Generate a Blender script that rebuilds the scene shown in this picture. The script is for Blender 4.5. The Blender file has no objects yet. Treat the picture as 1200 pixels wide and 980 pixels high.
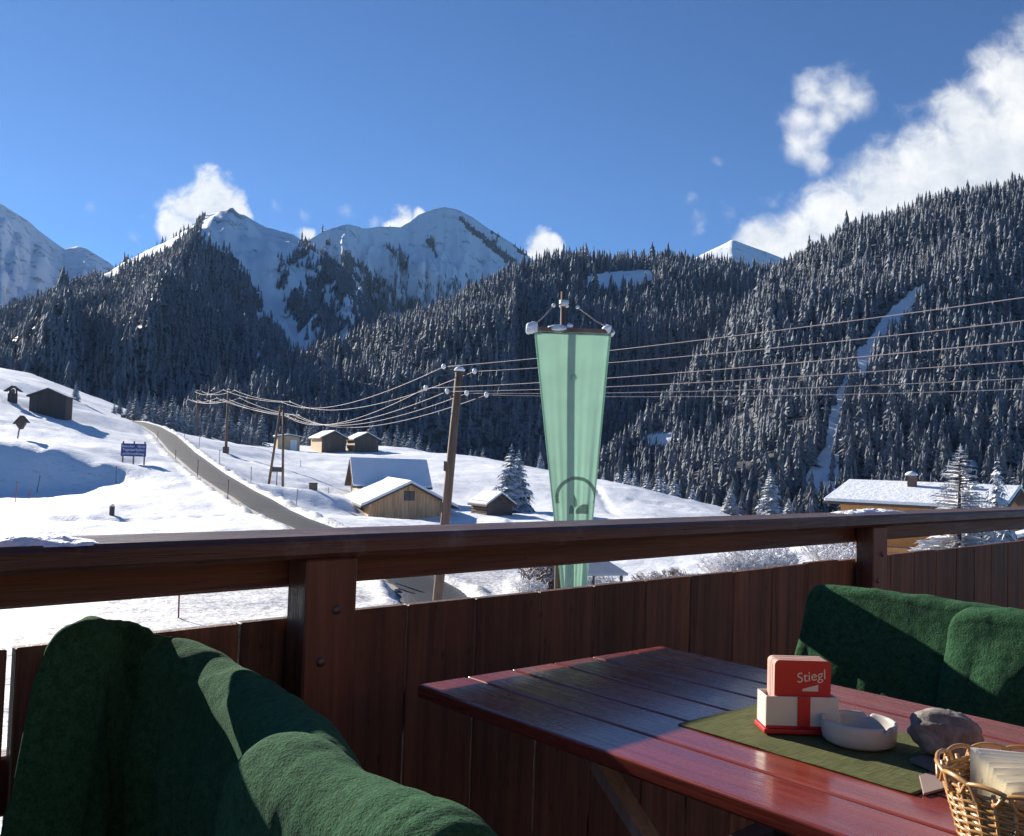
import bpy, math, random
import numpy as np
from mathutils import Vector, Matrix

random.seed(7)
rng = np.random.default_rng(11)
scene = bpy.context.scene
COL = scene.collection
PI = math.pi

# ------------------------------------------------------------------ camera
F, PITCH, ROLL = 1093.6, 0.04588, 0.03218
CAM = np.array([0, 0, 1.25])
a_ = PI / 2 + PITCH
Rx = np.array([[1, 0, 0], [0, math.cos(a_), -math.sin(a_)], [0, math.sin(a_), math.cos(a_)]])
Rz = np.array([[math.cos(ROLL), -math.sin(ROLL), 0], [math.sin(ROLL), math.cos(ROLL), 0], [0, 0, 1]])
RC = Rx @ Rz
cam_d = bpy.data.cameras.new("camera")
cam = bpy.data.objects.new("camera", cam_d)
COL.objects.link(cam)
M4 = Matrix([list(RC[0]) + [0], list(RC[1]) + [0], list(RC[2]) + [1.25], [0, 0, 0, 1]])
cam.matrix_world = M4
cam_d.sensor_width = 36
cam_d.lens = 36 * F / 1200
cam_d.clip_start = 0.05
cam_d.clip_end = 30000
scene.camera = cam


def ray(x, y):
    d = np.array([(x - 600) / F, (490 - y) / F, -1.0])
    return RC @ d


def P(x, y, D):
    """survey point: direction read off the photo, at depth D metres"""
    d = ray(x, y)
    return CAM + d * (D / d[1])


def T(x, y, z):
    d = ray(x, y)
    return CAM + d * ((z - 1.25) / d[2])


def plane_pt(x, y, p0, nrm):
    d = ray(x, y)
    return CAM + d * (((p0 - CAM) @ nrm) / (d @ nrm))


# ------------------------------------------------------------------ noise
_lat = rng.random((257, 257))


def vnoise(x, y):
    xi = np.floor(x).astype(int); yi = np.floor(y).astype(int)
    fx = x - xi; fy = y - yi
    fx = fx * fx * (3 - 2 * fx); fy = fy * fy * (3 - 2 * fy)
    xi &= 255; yi &= 255
    a = _lat[xi, yi]; b = _lat[xi + 1, yi]; c = _lat[xi, yi + 1]; d = _lat[xi + 1, yi + 1]
    return (a * (1 - fx) + b * fx) * (1 - fy) + (c * (1 - fx) + d * fx) * fy - 0.5


def fbm(x, y, o=4, g=0.5):
    x = np.asarray(x, float); y = np.asarray(y, float)
    s = 0; a = 1
    for i in range(o):
        s = s + a * vnoise(x + 17.3 * i, y + 9.1 * i); x = x * 2.03; y = y * 2.03; a *= g
    return s


# ------------------------------------------------------------------ mesh helpers
def link(name, me, mat=None, parent=None, smooth=False, loc=None):
    if mat is not None:
        for m in (mat if isinstance(mat, (list, tuple)) else [mat]):
            me.materials.append(m)
    if smooth:
        me.polygons.foreach_set('use_smooth', [True] * len(me.polygons))
    o = bpy.data.objects.new(name, me)
    COL.objects.link(o)
    if parent is not None:
        o.parent = parent
    if loc is not None:
        o.location = loc
    return o


def np_mesh(name, V, faces, fsize):
    """fast mesh from numpy: V (n,3), faces (m,fsize)"""
    me = bpy.data.meshes.new(name)
    V = np.asarray(V, np.float32); faces = np.asarray(faces, np.int32)
    me.vertices.add(len(V)); me.vertices.foreach_set('co', V.ravel())
    me.loops.add(faces.size); me.loops.foreach_set('vertex_index', faces.ravel())
    me.polygons.add(len(faces))
    me.polygons.foreach_set('loop_start', np.arange(len(faces), dtype=np.int32) * fsize)
    me.update(calc_edges=True)
    return me


def grid_faces(nr, nc):
    i = np.arange(nr * nc).reshape(nr, nc)
    return np.stack([i[:-1, :-1].ravel(), i[:-1, 1:].ravel(), i[1:, 1:].ravel(), i[1:, :-1].ravel()], 1)


class MB:
    def __init__(s):
        s.v = []; s.f = []

    def add(s, v, f):
        n = len(s.v)
        s.v += [tuple(map(float, p)) for p in v]
        s.f += [tuple(i + n for i in q) for q in f]
        return s

    def box(s, x0, x1, y0, y1, z0, z1, ch=0.0):
        if ch <= 0:
            v = [(x, y, z) for z in (z0, z1) for y in (y0, y1) for x in (x0, x1)]
            return s.add(v, [(0, 2, 3, 1), (4, 5, 7, 6), (0, 1, 5, 4), (2, 6, 7, 3), (0, 4, 6, 2), (1, 3, 7, 5)])
        # chamfered box: convex hull of 24 points
        c = ch
        pts = {}
        vs = []
        def vid(p):
            k = tuple(round(q, 6) for q in p)
            if k not in pts:
                pts[k] = len(vs); vs.append(p)
            return pts[k]
        lo = (x0, y0, z0); hi = (x1, y1, z1)
        def corner(sg, ax):
            p = []
            for i in range(3):
                e = hi[i] if sg[i] else lo[i]
                if i != ax:
                    e += -c if sg[i] else c
                p.append(e)
            return vid(tuple(p))
        fs = []
        for ax in range(3):
            o = [i for i in range(3) if i != ax]
            for sd in (0, 1):
                loop = []
                for q in ((0, 0), (1, 0), (1, 1), (0, 1)):
                    sg = [0, 0, 0]; sg[ax] = sd; sg[o[0]] = q[0]; sg[o[1]] = q[1]
                    loop.append(corner(sg, ax))
                fs.append(tuple(loop))
        for ax in range(3):
            o = [i for i in range(3) if i != ax]
            for q in ((0, 0), (1, 0), (1, 1), (0, 1)):
                sg0 = [0, 0, 0]; sg0[o[0]] = q[0]; sg0[o[1]] = q[1]
                sg1 = list(sg0); sg1[ax] = 1
                fs.append((corner(sg0, o[0]), corner(sg1, o[0]), corner(sg1, o[1]), corner(sg0, o[1])))
        for sx in (0, 1):
            for sy in (0, 1):
                for sz in (0, 1):
                    fs.append(tuple(corner((sx, sy, sz), a) for a in range(3)))
        return s.add(vs, fs)

    def tube(s, pts, r, n=8, cap=True):
        pts = [Vector(p) for p in pts]
        rs = r if isinstance(r, (list, tuple)) else [r] * len(pts)
        rings = []; v = []; f = []
        up = None
        for i, p in enumerate(pts):
            d = (pts[min(i + 1, len(pts) - 1)] - pts[max(i - 1, 0)]).normalized()
            if up is None:
                up = d.orthogonal().normalized()
            up = (up - d * up.dot(d))
            up = up.normalized() if up.length > 1e-6 else d.orthogonal().normalized()
            w = d.cross(up)
            for k in range(n):
                t = 2 * PI * k / n
                v.append(p + (up * math.cos(t) + w * math.sin(t)) * rs[i])
        for i in range(len(pts) - 1):
            for k in range(n):
                f.append((i * n + k, i * n + (k + 1) % n, (i + 1) * n + (k + 1) % n, (i + 1) * n + k))
        if cap:
            f.append(tuple(range(n))[::-1]); f.append(tuple(range((len(pts) - 1) * n, len(pts) * n)))
        return s.add(v, f)

    def beam(s, p0, p1, w, h, up=(0, 0, 1)):
        p0 = Vector(p0); p1 = Vector(p1); d = (p1 - p0).normalized(); up = Vector(up)
        sd = d.cross(up).normalized(); u2 = sd.cross(d)
        v = []
        for p in (p0, p1):
            for a, b in ((-1, -1), (1, -1), (1, 1), (-1, 1)):
                v.append(p + sd * a * w / 2 + u2 * b * h / 2)
        return s.add(v, [(0, 1, 2, 3), (7, 6, 5, 4), (0, 4, 5, 1), (1, 5, 6, 2), (2, 6, 7, 3), (3, 7, 4, 0)])

    def lathe(s, prof, n=40, c=(0, 0, 0)):
        v = []; f = []
        m = len(prof)
        for k in range(n):
            t = 2 * PI * k / n
            for r, z in prof:
                v.append((c[0] + r * math.cos(t), c[1] + r * math.sin(t), c[2] + z))
        for k in range(n):
            k2 = (k + 1) % n
            for j in range(m - 1):
                f.append((k * m + j, k2 * m + j, k2 * m + j + 1, k * m + j + 1))
        return s.add(v, f)

    def build(s, name, mat, parent=None, smooth=False):
        me = bpy.data.meshes.new(name)
        me.from_pydata(s.v, [], s.f)
        me.validate(); me.update()
        import bmesh
        bm = bmesh.new(); bm.from_mesh(me)
        bmesh.ops.recalc_face_normals(bm, faces=bm.faces)
        bm.to_mesh(me); bm.free()
        return link(name, me, mat, parent, smooth)


def empty(name, loc, rz=0.0):
    o = bpy.data.objects.new(name, None)
    o.empty_display_size = 0.1
    COL.objects.link(o)
    o.location = loc
    o.rotation_euler = (0, 0, rz)
    return o


def tag(o, label=None, cat=None, group=None, kind=None):
    if label: o['label'] = label
    if cat: o['category'] = cat
    if group: o['group'] = group
    if kind: o['kind'] = kind
    return o


def bev(o, w=0.003, seg=2):
    m = o.modifiers.new('bevel', 'BEVEL'); m.width = w; m.segments = seg; m.limit_method = 'ANGLE'
    return o


def mesh_from_text(txt, size, shear=0.0, extrude=0.0004, align='CENTER', offset=0.0):
    cu = bpy.data.curves.new('lettering', 'FONT')
    cu.body = txt; cu.size = size; cu.shear = shear; cu.extrude = extrude; cu.align_x = align; cu.offset = offset
    cu.align_y = 'CENTER'
    ob = bpy.data.objects.new('lettering', cu)
    COL.objects.link(ob)
    bpy.context.view_layer.update()
    dg = bpy.context.evaluated_depsgraph_get()
    me = bpy.data.meshes.new_from_object(ob.evaluated_get(dg))
    bpy.data.objects.remove(ob); bpy.data.curves.remove(cu)
    return me


# ------------------------------------------------------------------ materials
class N:
    """tiny node-tree helper"""
    def __init__(s, tree):
        s.t = tree; s.n = tree.nodes; s.l = tree.links

    def new(s, typ, **kw):
        nd = s.n.new(typ)
        for k, v in kw.items():
            setattr(nd, k, v)
        return nd

    def set(s, inp, val):
        if val is None: return
        if isinstance(val, bpy.types.NodeSocket): s.l.new(val, inp)
        else: inp.default_value = val

    def math(s, op, a, b=None, c=None, clamp=False):
        nd = s.new('ShaderNodeMath', operation=op, use_clamp=clamp)
        s.set(nd.inputs[0], a); s.set(nd.inputs[1], b)
        if c is not None: s.set(nd.inputs[2], c)
        return nd.outputs[0]

    def mr(s, v, a, b, c=0.0, d=1.0, smooth=True):
        nd = s.new('ShaderNodeMapRange', interpolation_type='SMOOTHSTEP' if smooth else 'LINEAR')
        s.set(nd.inputs[0], v); s.set(nd.inputs[1], a); s.set(nd.inputs[2], b); s.set(nd.inputs[3], c); s.set(nd.inputs[4], d)
        return nd.outputs[0]

    def mix(s, f, a, b):
        nd = s.new('ShaderNodeMix', data_type='RGBA')
        s.set(nd.inputs[0], f); s.set(nd.inputs[6], a); s.set(nd.inputs[7], b)
        return nd.outputs[2]

    def noise(s, vec, scale, detail=4, rough=0.55, dist=0.0):
        nd = s.new('ShaderNodeTexNoise')
        if vec is not None: s.l.new(vec, nd.inputs['Vector'])
        nd.inputs['Scale'].default_value = scale; nd.inputs['Detail'].default_value = detail
        nd.inputs['Roughness'].default_value = rough; nd.inputs['Distortion'].default_value = dist
        return nd.outputs['Fac']

    def mapping(s, vec, scale=(1, 1, 1), rot=(0, 0, 0), loc=None):
        nd = s.new('ShaderNodeMapping')
        s.l.new(vec, nd.inputs[0])
        nd.inputs['Scale'].default_value = scale; nd.inputs['Rotation'].default_value = rot
        if loc is not None: s.set(nd.inputs['Location'], loc)
        return nd.outputs[0]

    def bump(s, h, strength, dist, normal=None):
        nd = s.new('ShaderNodeBump')
        s.l.new(h, nd.inputs['Height']); nd.inputs['Strength'].default_value = strength
        nd.inputs['Distance'].default_value = dist
        if normal is not None: s.l.new(normal, nd.inputs['Normal'])
        return nd.outputs[0]


def rgb(c): return (c[0], c[1], c[2], 1.0)


def newmat(name):
    m = bpy.data.materials.new(name); m.use_nodes = True
    t = N(m.node_tree)
    b = m.node_tree.nodes['Principled BSDF']
    return m, t, b


def coord(t, kind='Object'):
    return t.new('ShaderNodeTexCoord').outputs[kind]


def mat_plain(name, c, rough=0.6, var=0.25, scale=8, bump=0.0, bdist=0.01, metal=0.0, spec=0.5, bscale=None):
    m, t, b = newmat(name)
    co = coord(t)
    n = t.noise(co, scale, 5)
    dk = tuple(q * (1 - var) for q in c); lt = tuple(min(1, q * (1 + var)) for q in c)
    t.set(b.inputs['Base Color'], t.mix(n, rgb(dk), rgb(lt)))
    b.inputs['Roughness'].default_value = rough; b.inputs['Metallic'].default_value = metal
    b.inputs['Specular IOR Level'].default_value = spec
    if bump: t.set(b.inputs['Normal'], t.bump(t.noise(co, bscale or scale * 4, 5), bump, bdist))
    return m


def mat_wood(name, c1, c2, axis='x', rough=0.55, scale=1.0, bump=0.25, rnd=0.35, coat=0.0, wear=None, knots=True):
    """stained board: long streaks along an axis, a tone of its own per board, some knots"""
    m, t, b = newmat(name)
    co = coord(t)
    oi = t.new('ShaderNodeObjectInfo')
    off = t.new('ShaderNodeCombineXYZ')
    r7 = t.math('MULTIPLY', oi.outputs['Random'], 37.0)
    for i in range(3): t.l.new(r7, off.inputs[i])
    lo, hi = 1.6 * scale, 34 * scale
    sc = {'x': (lo, hi, hi), 'y': (hi, lo, hi), 'z': (hi, hi, lo)}[axis]
    v = t.mapping(co, sc, loc=off.outputs[0])
    n1 = t.noise(v, 1.0, 6, 0.6, 0.6)
    n2 = t.noise(t.mapping(co, tuple(q * 3.5 for q in sc), loc=off.outputs[0]), 1.0, 4, 0.7)
    f = t.math('ADD', t.math('MULTIPLY', n1, 0.65), t.math('MULTIPLY', n2, 0.35))
    f = t.mr(f, 0.32, 0.68)
    col = t.mix(f, rgb(c1), rgb(c2))
    if knots:
        vo = t.new('ShaderNodeTexVoronoi')
        ks = {'x': (2.2, 7, 7), 'y': (7, 2.2, 7), 'z': (7, 7, 2.2)}[axis]
        t.l.new(t.mapping(co, ks, loc=off.outputs[0]), vo.inputs['Vector'])
        k = t.mr(vo.outputs['Distance'], 0.06, 0.16, 1.0, 0.0)
        sep = t.new('ShaderNodeSeparateColor'); t.l.new(vo.outputs['Color'], sep.inputs[0])
        k = t.math('MULTIPLY', k, t.math('GREATER_THAN', sep.outputs[0], 0.45))
        col = t.mix(t.math('MULTIPLY', k, 0.8), col, rgb(tuple(q * 0.3 for q in c1)))
    hsv = t.new('ShaderNodeHueSaturation')
    t.set(hsv.inputs['Value'], t.mr(oi.outputs['Random'], 0, 1, 1 - rnd, 1 + rnd, smooth=False))
    t.l.new(col, hsv.inputs['Color'])
    col = hsv.outputs[0]
    if wear is not None:
        w = t.mr(t.noise(co, 5.0, 6, 0.7), 0.52, 0.72)
        col = t.mix(t.math('MULTIPLY', w, wear[1]), col, rgb(wear[0]))
    t.set(b.inputs['Base Color'], col)
    t.set(b.inputs['Roughness'], t.mr(n2, 0.3, 0.7, rough - 0.08, rough + 0.12))
    b.inputs['Coat Weight'].default_value = coat; b.inputs['Coat Roughness'].default_value = 0.12
    t.set(b.inputs['Normal'], t.bump(f, bump, 0.004))
    return m


def mat_snow(name='snow', forest=False, rock=False, tracks=False, big=1.0):
    m, t, b = newmat(name)
    geo = t.new('ShaderNodeNewGeometry')
    pos = geo.outputs['Position']
    n1 = t.noise(pos, 0.5 * big, 6, 0.6)
    col = t.mix(n1, (0.80, 0.82, 0.86, 1), (0.92, 0.93, 0.94, 1))
    if tracks:
        # thin snow cover: dry grass and old furrows show through in places
        n2 = t.noise(t.mapping(pos, (0.5, 2.2, 1), (0, 0, 0.5)), 1.3, 7, 0.7)
        n3 = t.noise(pos, 0.055, 3)
        k = t.math('MULTIPLY', t.mr(n2, 0.54, 0.68), t.mr(n3, 0.40, 0.60))
        col = t.mix(t.math('MULTIPLY', k, 0.7), col, (0.30, 0.26, 0.19, 1))
        at = t.new('ShaderNodeAttribute', attribute_name='grit')
        gn = t.mr(t.noise(pos, 4.5, 7, 0.8), 0.42, 0.60)
        col = t.mix(t.math('MULTIPLY', at.outputs['Fac'], gn), col, (0.34, 0.30, 0.26, 1))
    if rock:
        at = t.new('ShaderNodeAttribute', attribute_name='rock')
        rn = t.noise(t.mapping(pos, (0.016, 0.016, 0.03)), 1.0, 9, 0.72)
        k = t.mr(t.math('ADD', rn, t.math('MULTIPLY', at.outputs['Fac'], 0.35)), 0.57, 0.70)
        col = t.mix(t.math('MULTIPLY', k, 0.75), col, (0.13, 0.125, 0.13, 1))
    if forest:
        at = t.new('ShaderNodeAttribute', attribute_name='wood')
        k = t.mr(t.math('ADD', at.outputs['Fac'], t.math('MULTIPLY', t.math('SUBTRACT', t.noise(pos, 0.04, 5), 0.5), 0.7)), 0.25, 0.75)
        fl = t.mix(t.mr(t.noise(pos, 0.25, 4), 0.4, 0.65), (0.05, 0.05, 0.05, 1), (0.17, 0.175, 0.19, 1))
        col = t.mix(k, col, fl)
    t.set(b.inputs['Base Color'], col)
    b.inputs['Roughness'].default_value = 0.65
    b.inputs['Specular IOR Level'].default_value = 0.25
    nb = t.noise(pos, 2.2 * big, 7, 0.65)
    t.set(b.inputs['Normal'], t.bump(nb, 0.55, 0.16 / big))
    return m


def mat_conifer(name, dark, snow, amt, lo=0.0, hi=0.75, nscale=0.5, zk=1.0):
    """needles with frost and snow on whatever faces upwards"""
    m, t, b = newmat(name)
    geo = t.new('ShaderNodeNewGeometry')
    sp = t.new('ShaderNodeSeparateXYZ'); t.l.new(geo.outputs['Normal'], sp.inputs[0])
    n = t.noise(geo.outputs['Position'], nscale, 5, 0.7)
    big = t.noise(geo.outputs['Position'], nscale * 0.06, 3)
    z = t.math('ADD', t.math('MULTIPLY', sp.outputs[2], zk), t.math('MULTIPLY', t.math('SUBTRACT', n, 0.5), 1.5))
    z = t.math('ADD', z, t.math('MULTIPLY', t.math('SUBTRACT', big, 0.5), 0.6))
    k = t.math('MULTIPLY', t.mr(z, lo, hi), amt)
    dk = t.mix(t.noise(geo.outputs['Position'], nscale * 0.4, 3), rgb(tuple(q * 0.6 for q in dark)), rgb(tuple(q * 1.4 for q in dark)))
    t.set(b.inputs['Base Color'], t.mix(k, dk, rgb(snow)))
    b.inputs['Roughness'].default_value = 0.8
    b.inputs['Specular IOR Level'].default_value = 0.15
    return m


M = {}
M['snow'] = mat_snow('snow_near')
M['field'] = mat_snow('field_snow', tracks=True)
M['hill'] = mat_snow('hill_snow', forest=True, rock=True, big=0.05)
M['peak'] = mat_snow('peak_snow', forest=True, rock=True, big=0.03)
M['forest'] = mat_conifer('forest_needles', (0.042, 0.048, 0.056), (0.44, 0.46, 0.50), 0.64, -0.45, 0.95, 0.5, 0.6)
M['forest_far'] = mat_conifer('forest_needles_far', (0.044, 0.050, 0.060), (0.44, 0.46, 0.50), 0.66, -0.45, 0.95, 0.3, 0.6)
M['spruce'] = mat_conifer('spruce_needles', (0.028, 0.036, 0.028), (0.80, 0.82, 0.85), 0.85, 0.0, 0.8, 0.9)
M['spruce_snowy'] = mat_conifer('spruce_needles_snowy', (0.030, 0.036, 0.030), (0.86, 0.87, 0.90), 0.95, -0.45, 0.45, 1.5)
M['frost'] = mat_conifer('frosted_twigs', (0.34, 0.29, 0.25), (0.86, 0.86, 0.88), 0.95, -1.1, 0.15, 4.0)
M['frost_brown'] = mat_conifer('brown_twigs', (0.17, 0.11, 0.075), (0.80, 0.80, 0.82), 0.8, -0.1, 0.8, 4.0)
M['trunk'] = mat_plain('bark', (0.075, 0.055, 0.042), 0.9, 0.4, 6, 0.6, 0.02)
M['rail'] = mat_wood('stained_rail', (0.055, 0.020, 0.012), (0.155, 0.060, 0.034), 'x', 0.5, 0.8, 0.5, 0.1, wear=((0.10, 0.075, 0.065), 0.35))
M['cap'] = mat_wood('weathered_cap', (0.050, 0.022, 0.016), (0.13, 0.06, 0.04), 'x', 0.42, 0.8, 0.5, 0.1, wear=((0.20, 0.175, 0.16), 0.55))
M['plank'] = mat_wood('stained_plank', (0.055, 0.021, 0.012), (0.200, 0.088, 0.046), 'z', 0.6, 0.8, 0.5, 0.40, wear=((0.20, 0.10, 0.06), 0.30))
M['post'] = mat_wood('stained_post', (0.075, 0.026, 0.015), (0.19, 0.072, 0.040), 'z', 0.5, 0.8, 0.4, 0.1)
M['table'] = mat_wood('table_lacquer', (0.165, 0.024, 0.014), (0.26, 0.046, 0.024), 'y', 0.24, 0.7, 0.12, 0.14, coat=0.45, knots=False, wear=((0.12, 0.016, 0.010), 0.45))
M['leg'] = mat_wood('grey_leg', (0.26, 0.20, 0.16), (0.42, 0.33, 0.27), 'z', 0.6, 1.0, 0.3, 0.05, knots=False)
M['deck'] = mat_wood('deck_boards', (0.07, 0.045, 0.03), (0.16, 0.10, 0.07), 'x', 0.7, 0.5)
M['pole'] = mat_wood('utility_pole', (0.10, 0.060, 0.040), (0.24, 0.15, 0.10), 'z', 0.8, 0.3, 0.6, 0.1, knots=False)
M['barn'] = mat_wood('new_barn_board', (0.36, 0.18, 0.08), (0.86, 0.54, 0.29), 'z', 0.75, 0.16, 0.4, 0.1, knots=False, wear=((0.30, 0.21, 0.14), 0.4))
M['barn_old'] = mat_wood('old_barn_board', (0.10, 0.075, 0.055), (0.20, 0.15, 0.115), 'z', 0.8, 0.10, 0.3, 0.2, knots=False)
M['barn_tan'] = mat_wood('tan_barn_board', (0.44, 0.31, 0.18), (0.64, 0.48, 0.30), 'z', 0.8, 0.10, 0.3, 0.1, knots=False)
M['hut'] = mat_wood('dark_hut_board', (0.065, 0.050, 0.045), (0.13, 0.10, 0.09), 'z', 0.85, 0.12, 0.4, 0.15, knots=False)
M['logs'] = mat_wood('dark_logs', (0.07, 0.052, 0.045), (0.16, 0.12, 0.10), 'x', 0.85, 0.2, 0.4, 0.2, knots=False)
M['chalet'] = mat_wood('chalet_board', (0.40, 0.18, 0.05), (0.60, 0.30, 0.10), 'x', 0.7, 0.10, 0.3, 0.05, knots=False)
M['roofwood'] = mat_plain('roof_boards', (0.10, 0.07, 0.055), 0.8, 0.3, 3)
M['dark'] = mat_plain('dark_metal', (0.045, 0.045, 0.05), 0.6, 0.2, 5)
M['steel'] = mat_plain('bolt_steel', (0.16, 0.12, 0.10), 0.5, 0.3, 60, metal=0.7)
M['glass'] = mat_plain('window_glass', (0.03, 0.035, 0.045), 0.15, 0.1, 3)
M['wire'] = mat_plain('frosted_wire', (0.40, 0.32, 0.31), 0.7, 0.25, 3)
M['insul'] = mat_plain('insulator_snow', (0.82, 0.82, 0.84), 0.5, 0.1, 9)
M['red_stick'] = mat_plain('marker_stick', (0.32, 0.09, 0.05), 0.7, 0.3, 3)
M['grey_stick'] = mat_plain('marker_stick_grey', (0.15, 0.12, 0.12), 0.7, 0.3, 3)
M['white_paint'] = mat_plain('white_paint', (0.75, 0.74, 0.72), 0.5, 0.08, 6)
M['black_paint'] = mat_plain('black_paint', (0.02, 0.02, 0.02), 0.5, 0.1, 6)
M['blue_sign'] = mat_plain('sign_blue', (0.035, 0.06, 0.24), 0.5, 0.2, 2)
M['red_paint'] = mat_plain('red_paint', (0.52, 0.018, 0.022), 0.35, 0.08, 14)
M['cream'] = mat_plain('cream_plastic', (0.72, 0.66, 0.52), 0.45, 0.06, 10)
M['beermat_edge'] = mat_plain('card_edge', (0.62, 0.36, 0.29), 0.8, 0.2, 60)
M['ceramic'] = mat_plain('ash_ceramic', (0.52, 0.47, 0.41), 0.2, 0.06, 12)
M['paper'] = mat_plain('napkin_paper', (0.86, 0.79, 0.63), 0.85, 0.05, 20, 0.25, 0.002, bscale=60)
M['coaster'] = mat_plain('brown_card', (0.30, 0.21, 0.17), 0.7, 0.2, 20)
M['plaster'] = mat_wood('house_boards', (0.13, 0.075, 0.045), (0.20, 0.12, 0.075), 'z', 0.8, 0.3)
M['chimney'] = mat_plain('chimney_brick', (0.16, 0.10, 0.085), 0.85, 0.3, 4)
M['shed_roof'] = mat_plain('shed_roof_blue_shade', (0.30, 0.32, 0.36), 0.5, 0.15, 2)  # blue shade on the snowy roof is put into this base colour


def mat_asphalt():
    m, t, b = newmat('asphalt')
    pos = t.new('ShaderNodeNewGeometry').outputs['Position']
    n = t.noise(pos, 0.35, 5); n2 = t.noise(pos, 9, 5)
    col = t.mix(n, (0.013, 0.017, 0.028, 1), (0.027, 0.034, 0.052, 1))
    at = t.new('ShaderNodeAttribute', attribute_name='edge')
    col = t.mix(t.math('MULTIPLY', at.outputs['Fac'], t.mr(n2, 0.40, 0.70, 0.0, 0.7)), col, (0.36, 0.36, 0.37, 1))
    t.set(b.inputs['Base Color'], col)
    b.inputs['Roughness'].default_value = 0.8; b.inputs['Specular IOR Level'].default_value = 0.15
    t.set(b.inputs['Normal'], t.bump(n2, 0.3, 0.02))
    return m


M['asphalt'] = mat_asphalt()


def mat_fleece():
    m, t, b = newmat('green_fleece')
    co = coord(t)
    n1 = t.noise(co, 260, 3, 0.7)
    n2 = t.noise(co, 70, 4, 0.7)
    n3 = t.noise(co, 9, 3)
    f = t.math('ADD', t.math('MULTIPLY', n1, 0.5), t.math('MULTIPLY', n2, 0.5))
    col = t.mix(t.mr(f, 0.35, 0.65), (0.014, 0.046, 0.018, 1), (0.048, 0.135, 0.058, 1))
    col = t.mix(t.math('MULTIPLY', n3, 0.35), col, (0.02, 0.065, 0.027, 1))
    t.set(b.inputs['Base Color'], col)
    b.inputs['Roughness'].default_value = 0.95
    b.inputs['Specular IOR Level'].default_value = 0.1
    b.inputs['Sheen Weight'].default_value = 0.12
    b.inputs['Sheen Roughness'].default_value = 0.5
    b.inputs['Sheen Tint'].default_value = (0.35, 0.75, 0.45, 1)
    t.set(b.inputs['Normal'], t.bump(f, 1.0, 0.009))
    return m


M['fleece'] = mat_fleece()


def mat_banner(name, c, trans):
    m, t, b = newmat(name)
    co = coord(t)
    w = t.noise(t.mapping(co, (900, 900, 900)), 1.0, 2)
    n = t.noise(co, 2.5, 4)
    col = t.mix(n, rgb(tuple(q * 0.88 for q in c)), rgb(tuple(min(1, q * 1.08) for q in c)))
    out = t.n['Material Output']
    t.set(b.inputs['Base Color'], col); b.inputs['Roughness'].default_value = 0.8
    b.inputs['Specular IOR Level'].default_value = 0.15
    tr = t.new('ShaderNodeBsdfTranslucent'); t.l.new(col, tr.inputs[0])
    mx = t.new('ShaderNodeMixShader'); mx.inputs[0].default_value = trans
    t.l.new(b.outputs[0], mx.inputs[1]); t.l.new(tr.outputs[0], mx.inputs[2])
    t.l.new(mx.outputs[0], out.inputs[0])
    return m


M['banner'] = mat_banner('green_banner_cloth', (0.52, 0.68, 0.58), 0.58)
M['emblem'] = mat_banner('banner_print', (0.31, 0.38, 0.33), 0.52)


def mat_runner():
    m, t, b = newmat('olive_weave')
    co = coord(t)
    n1 = t.noise(t.mapping(co, (25, 500, 25)), 1.0, 4, 0.7)
    n2 = t.noise(t.mapping(co, (600, 40, 25)), 1.0, 3, 0.7)
    f = t.mr(t.math('ADD', t.math('MULTIPLY', n1, 0.6), t.math('MULTIPLY', n2, 0.4)), 0.35, 0.65)
    t.set(b.inputs['Base Color'], t.mix(f, (0.066, 0.070, 0.022, 1), (0.150, 0.155, 0.062, 1)))
    b.inputs['Roughness'].default_value = 0.9; b.inputs['Specular IOR Level'].default_value = 0.15
    t.set(b.inputs['Normal'], t.bump(f, 0.6, 0.001))
    return m


M['runner'] = mat_runner()


def mat_stone():
    m, t, b = newmat('grey_stone')
    co = coord(t)
    n = t.noise(co, 18, 8, 0.65, 0.4)
    n2 = t.noise(co, 9, 4, 0.5, 1.0)
    col = t.mix(t.mr(n, 0.35, 0.65), (0.13, 0.105, 0.09, 1), (0.36, 0.30, 0.25, 1))
    col = t.mix(t.mr(n2, 0.56, 0.66), col, (0.09, 0.075, 0.075, 1))
    n3 = t.noise(t.mapping(co, (1, 1, 1), loc=(3.1, 0.4, 0.2)), 12, 3)
    col = t.mix(t.math('MULTIPLY', t.mr(n3, 0.62, 0.68), 0.8), col, (0.22, 0.05, 0.05, 1))
    t.set(b.inputs['Base Color'], col); b.inputs['Roughness'].default_value = 0.75
    t.set(b.inputs['Normal'], t.bump(n, 0.6, 0.01))
    return m


M['stone'] = mat_stone()


def mat_wicker():
    m, t, b = newmat('wicker')
    co = coord(t)
    n = t.noise(co, 40, 4)
    t.set(b.inputs['Base Color'], t.mix(n, (0.30, 0.13, 0.035, 1), (0.62, 0.34, 0.11, 1)))
    b.inputs['Roughness'].default_value = 0.28; b.inputs['Coat Weight'].default_value = 0.4
    return m


M['wicker'] = mat_wicker()

# ------------------------------------------------------------------ sun, sky, clouds
SUN_AZ, SUN_EL = math.radians(-43.0), math.radians(20.2)
sd = Vector((math.sin(SUN_AZ) * math.cos(SUN_EL), math.cos(SUN_AZ) * math.cos(SUN_EL), math.sin(SUN_EL)))
sl = bpy.data.lights.new('sun', 'SUN'); sl.energy = 5.0; sl.angle = math.radians(0.5); sl.color = (1.0, 0.94, 0.85)
so = bpy.data.objects.new('sun', sl); COL.objects.link(so)
so.rotation_euler = sd.to_track_quat('Z', 'Y').to_euler()
so.location = (-20, 20, 30)

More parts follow.
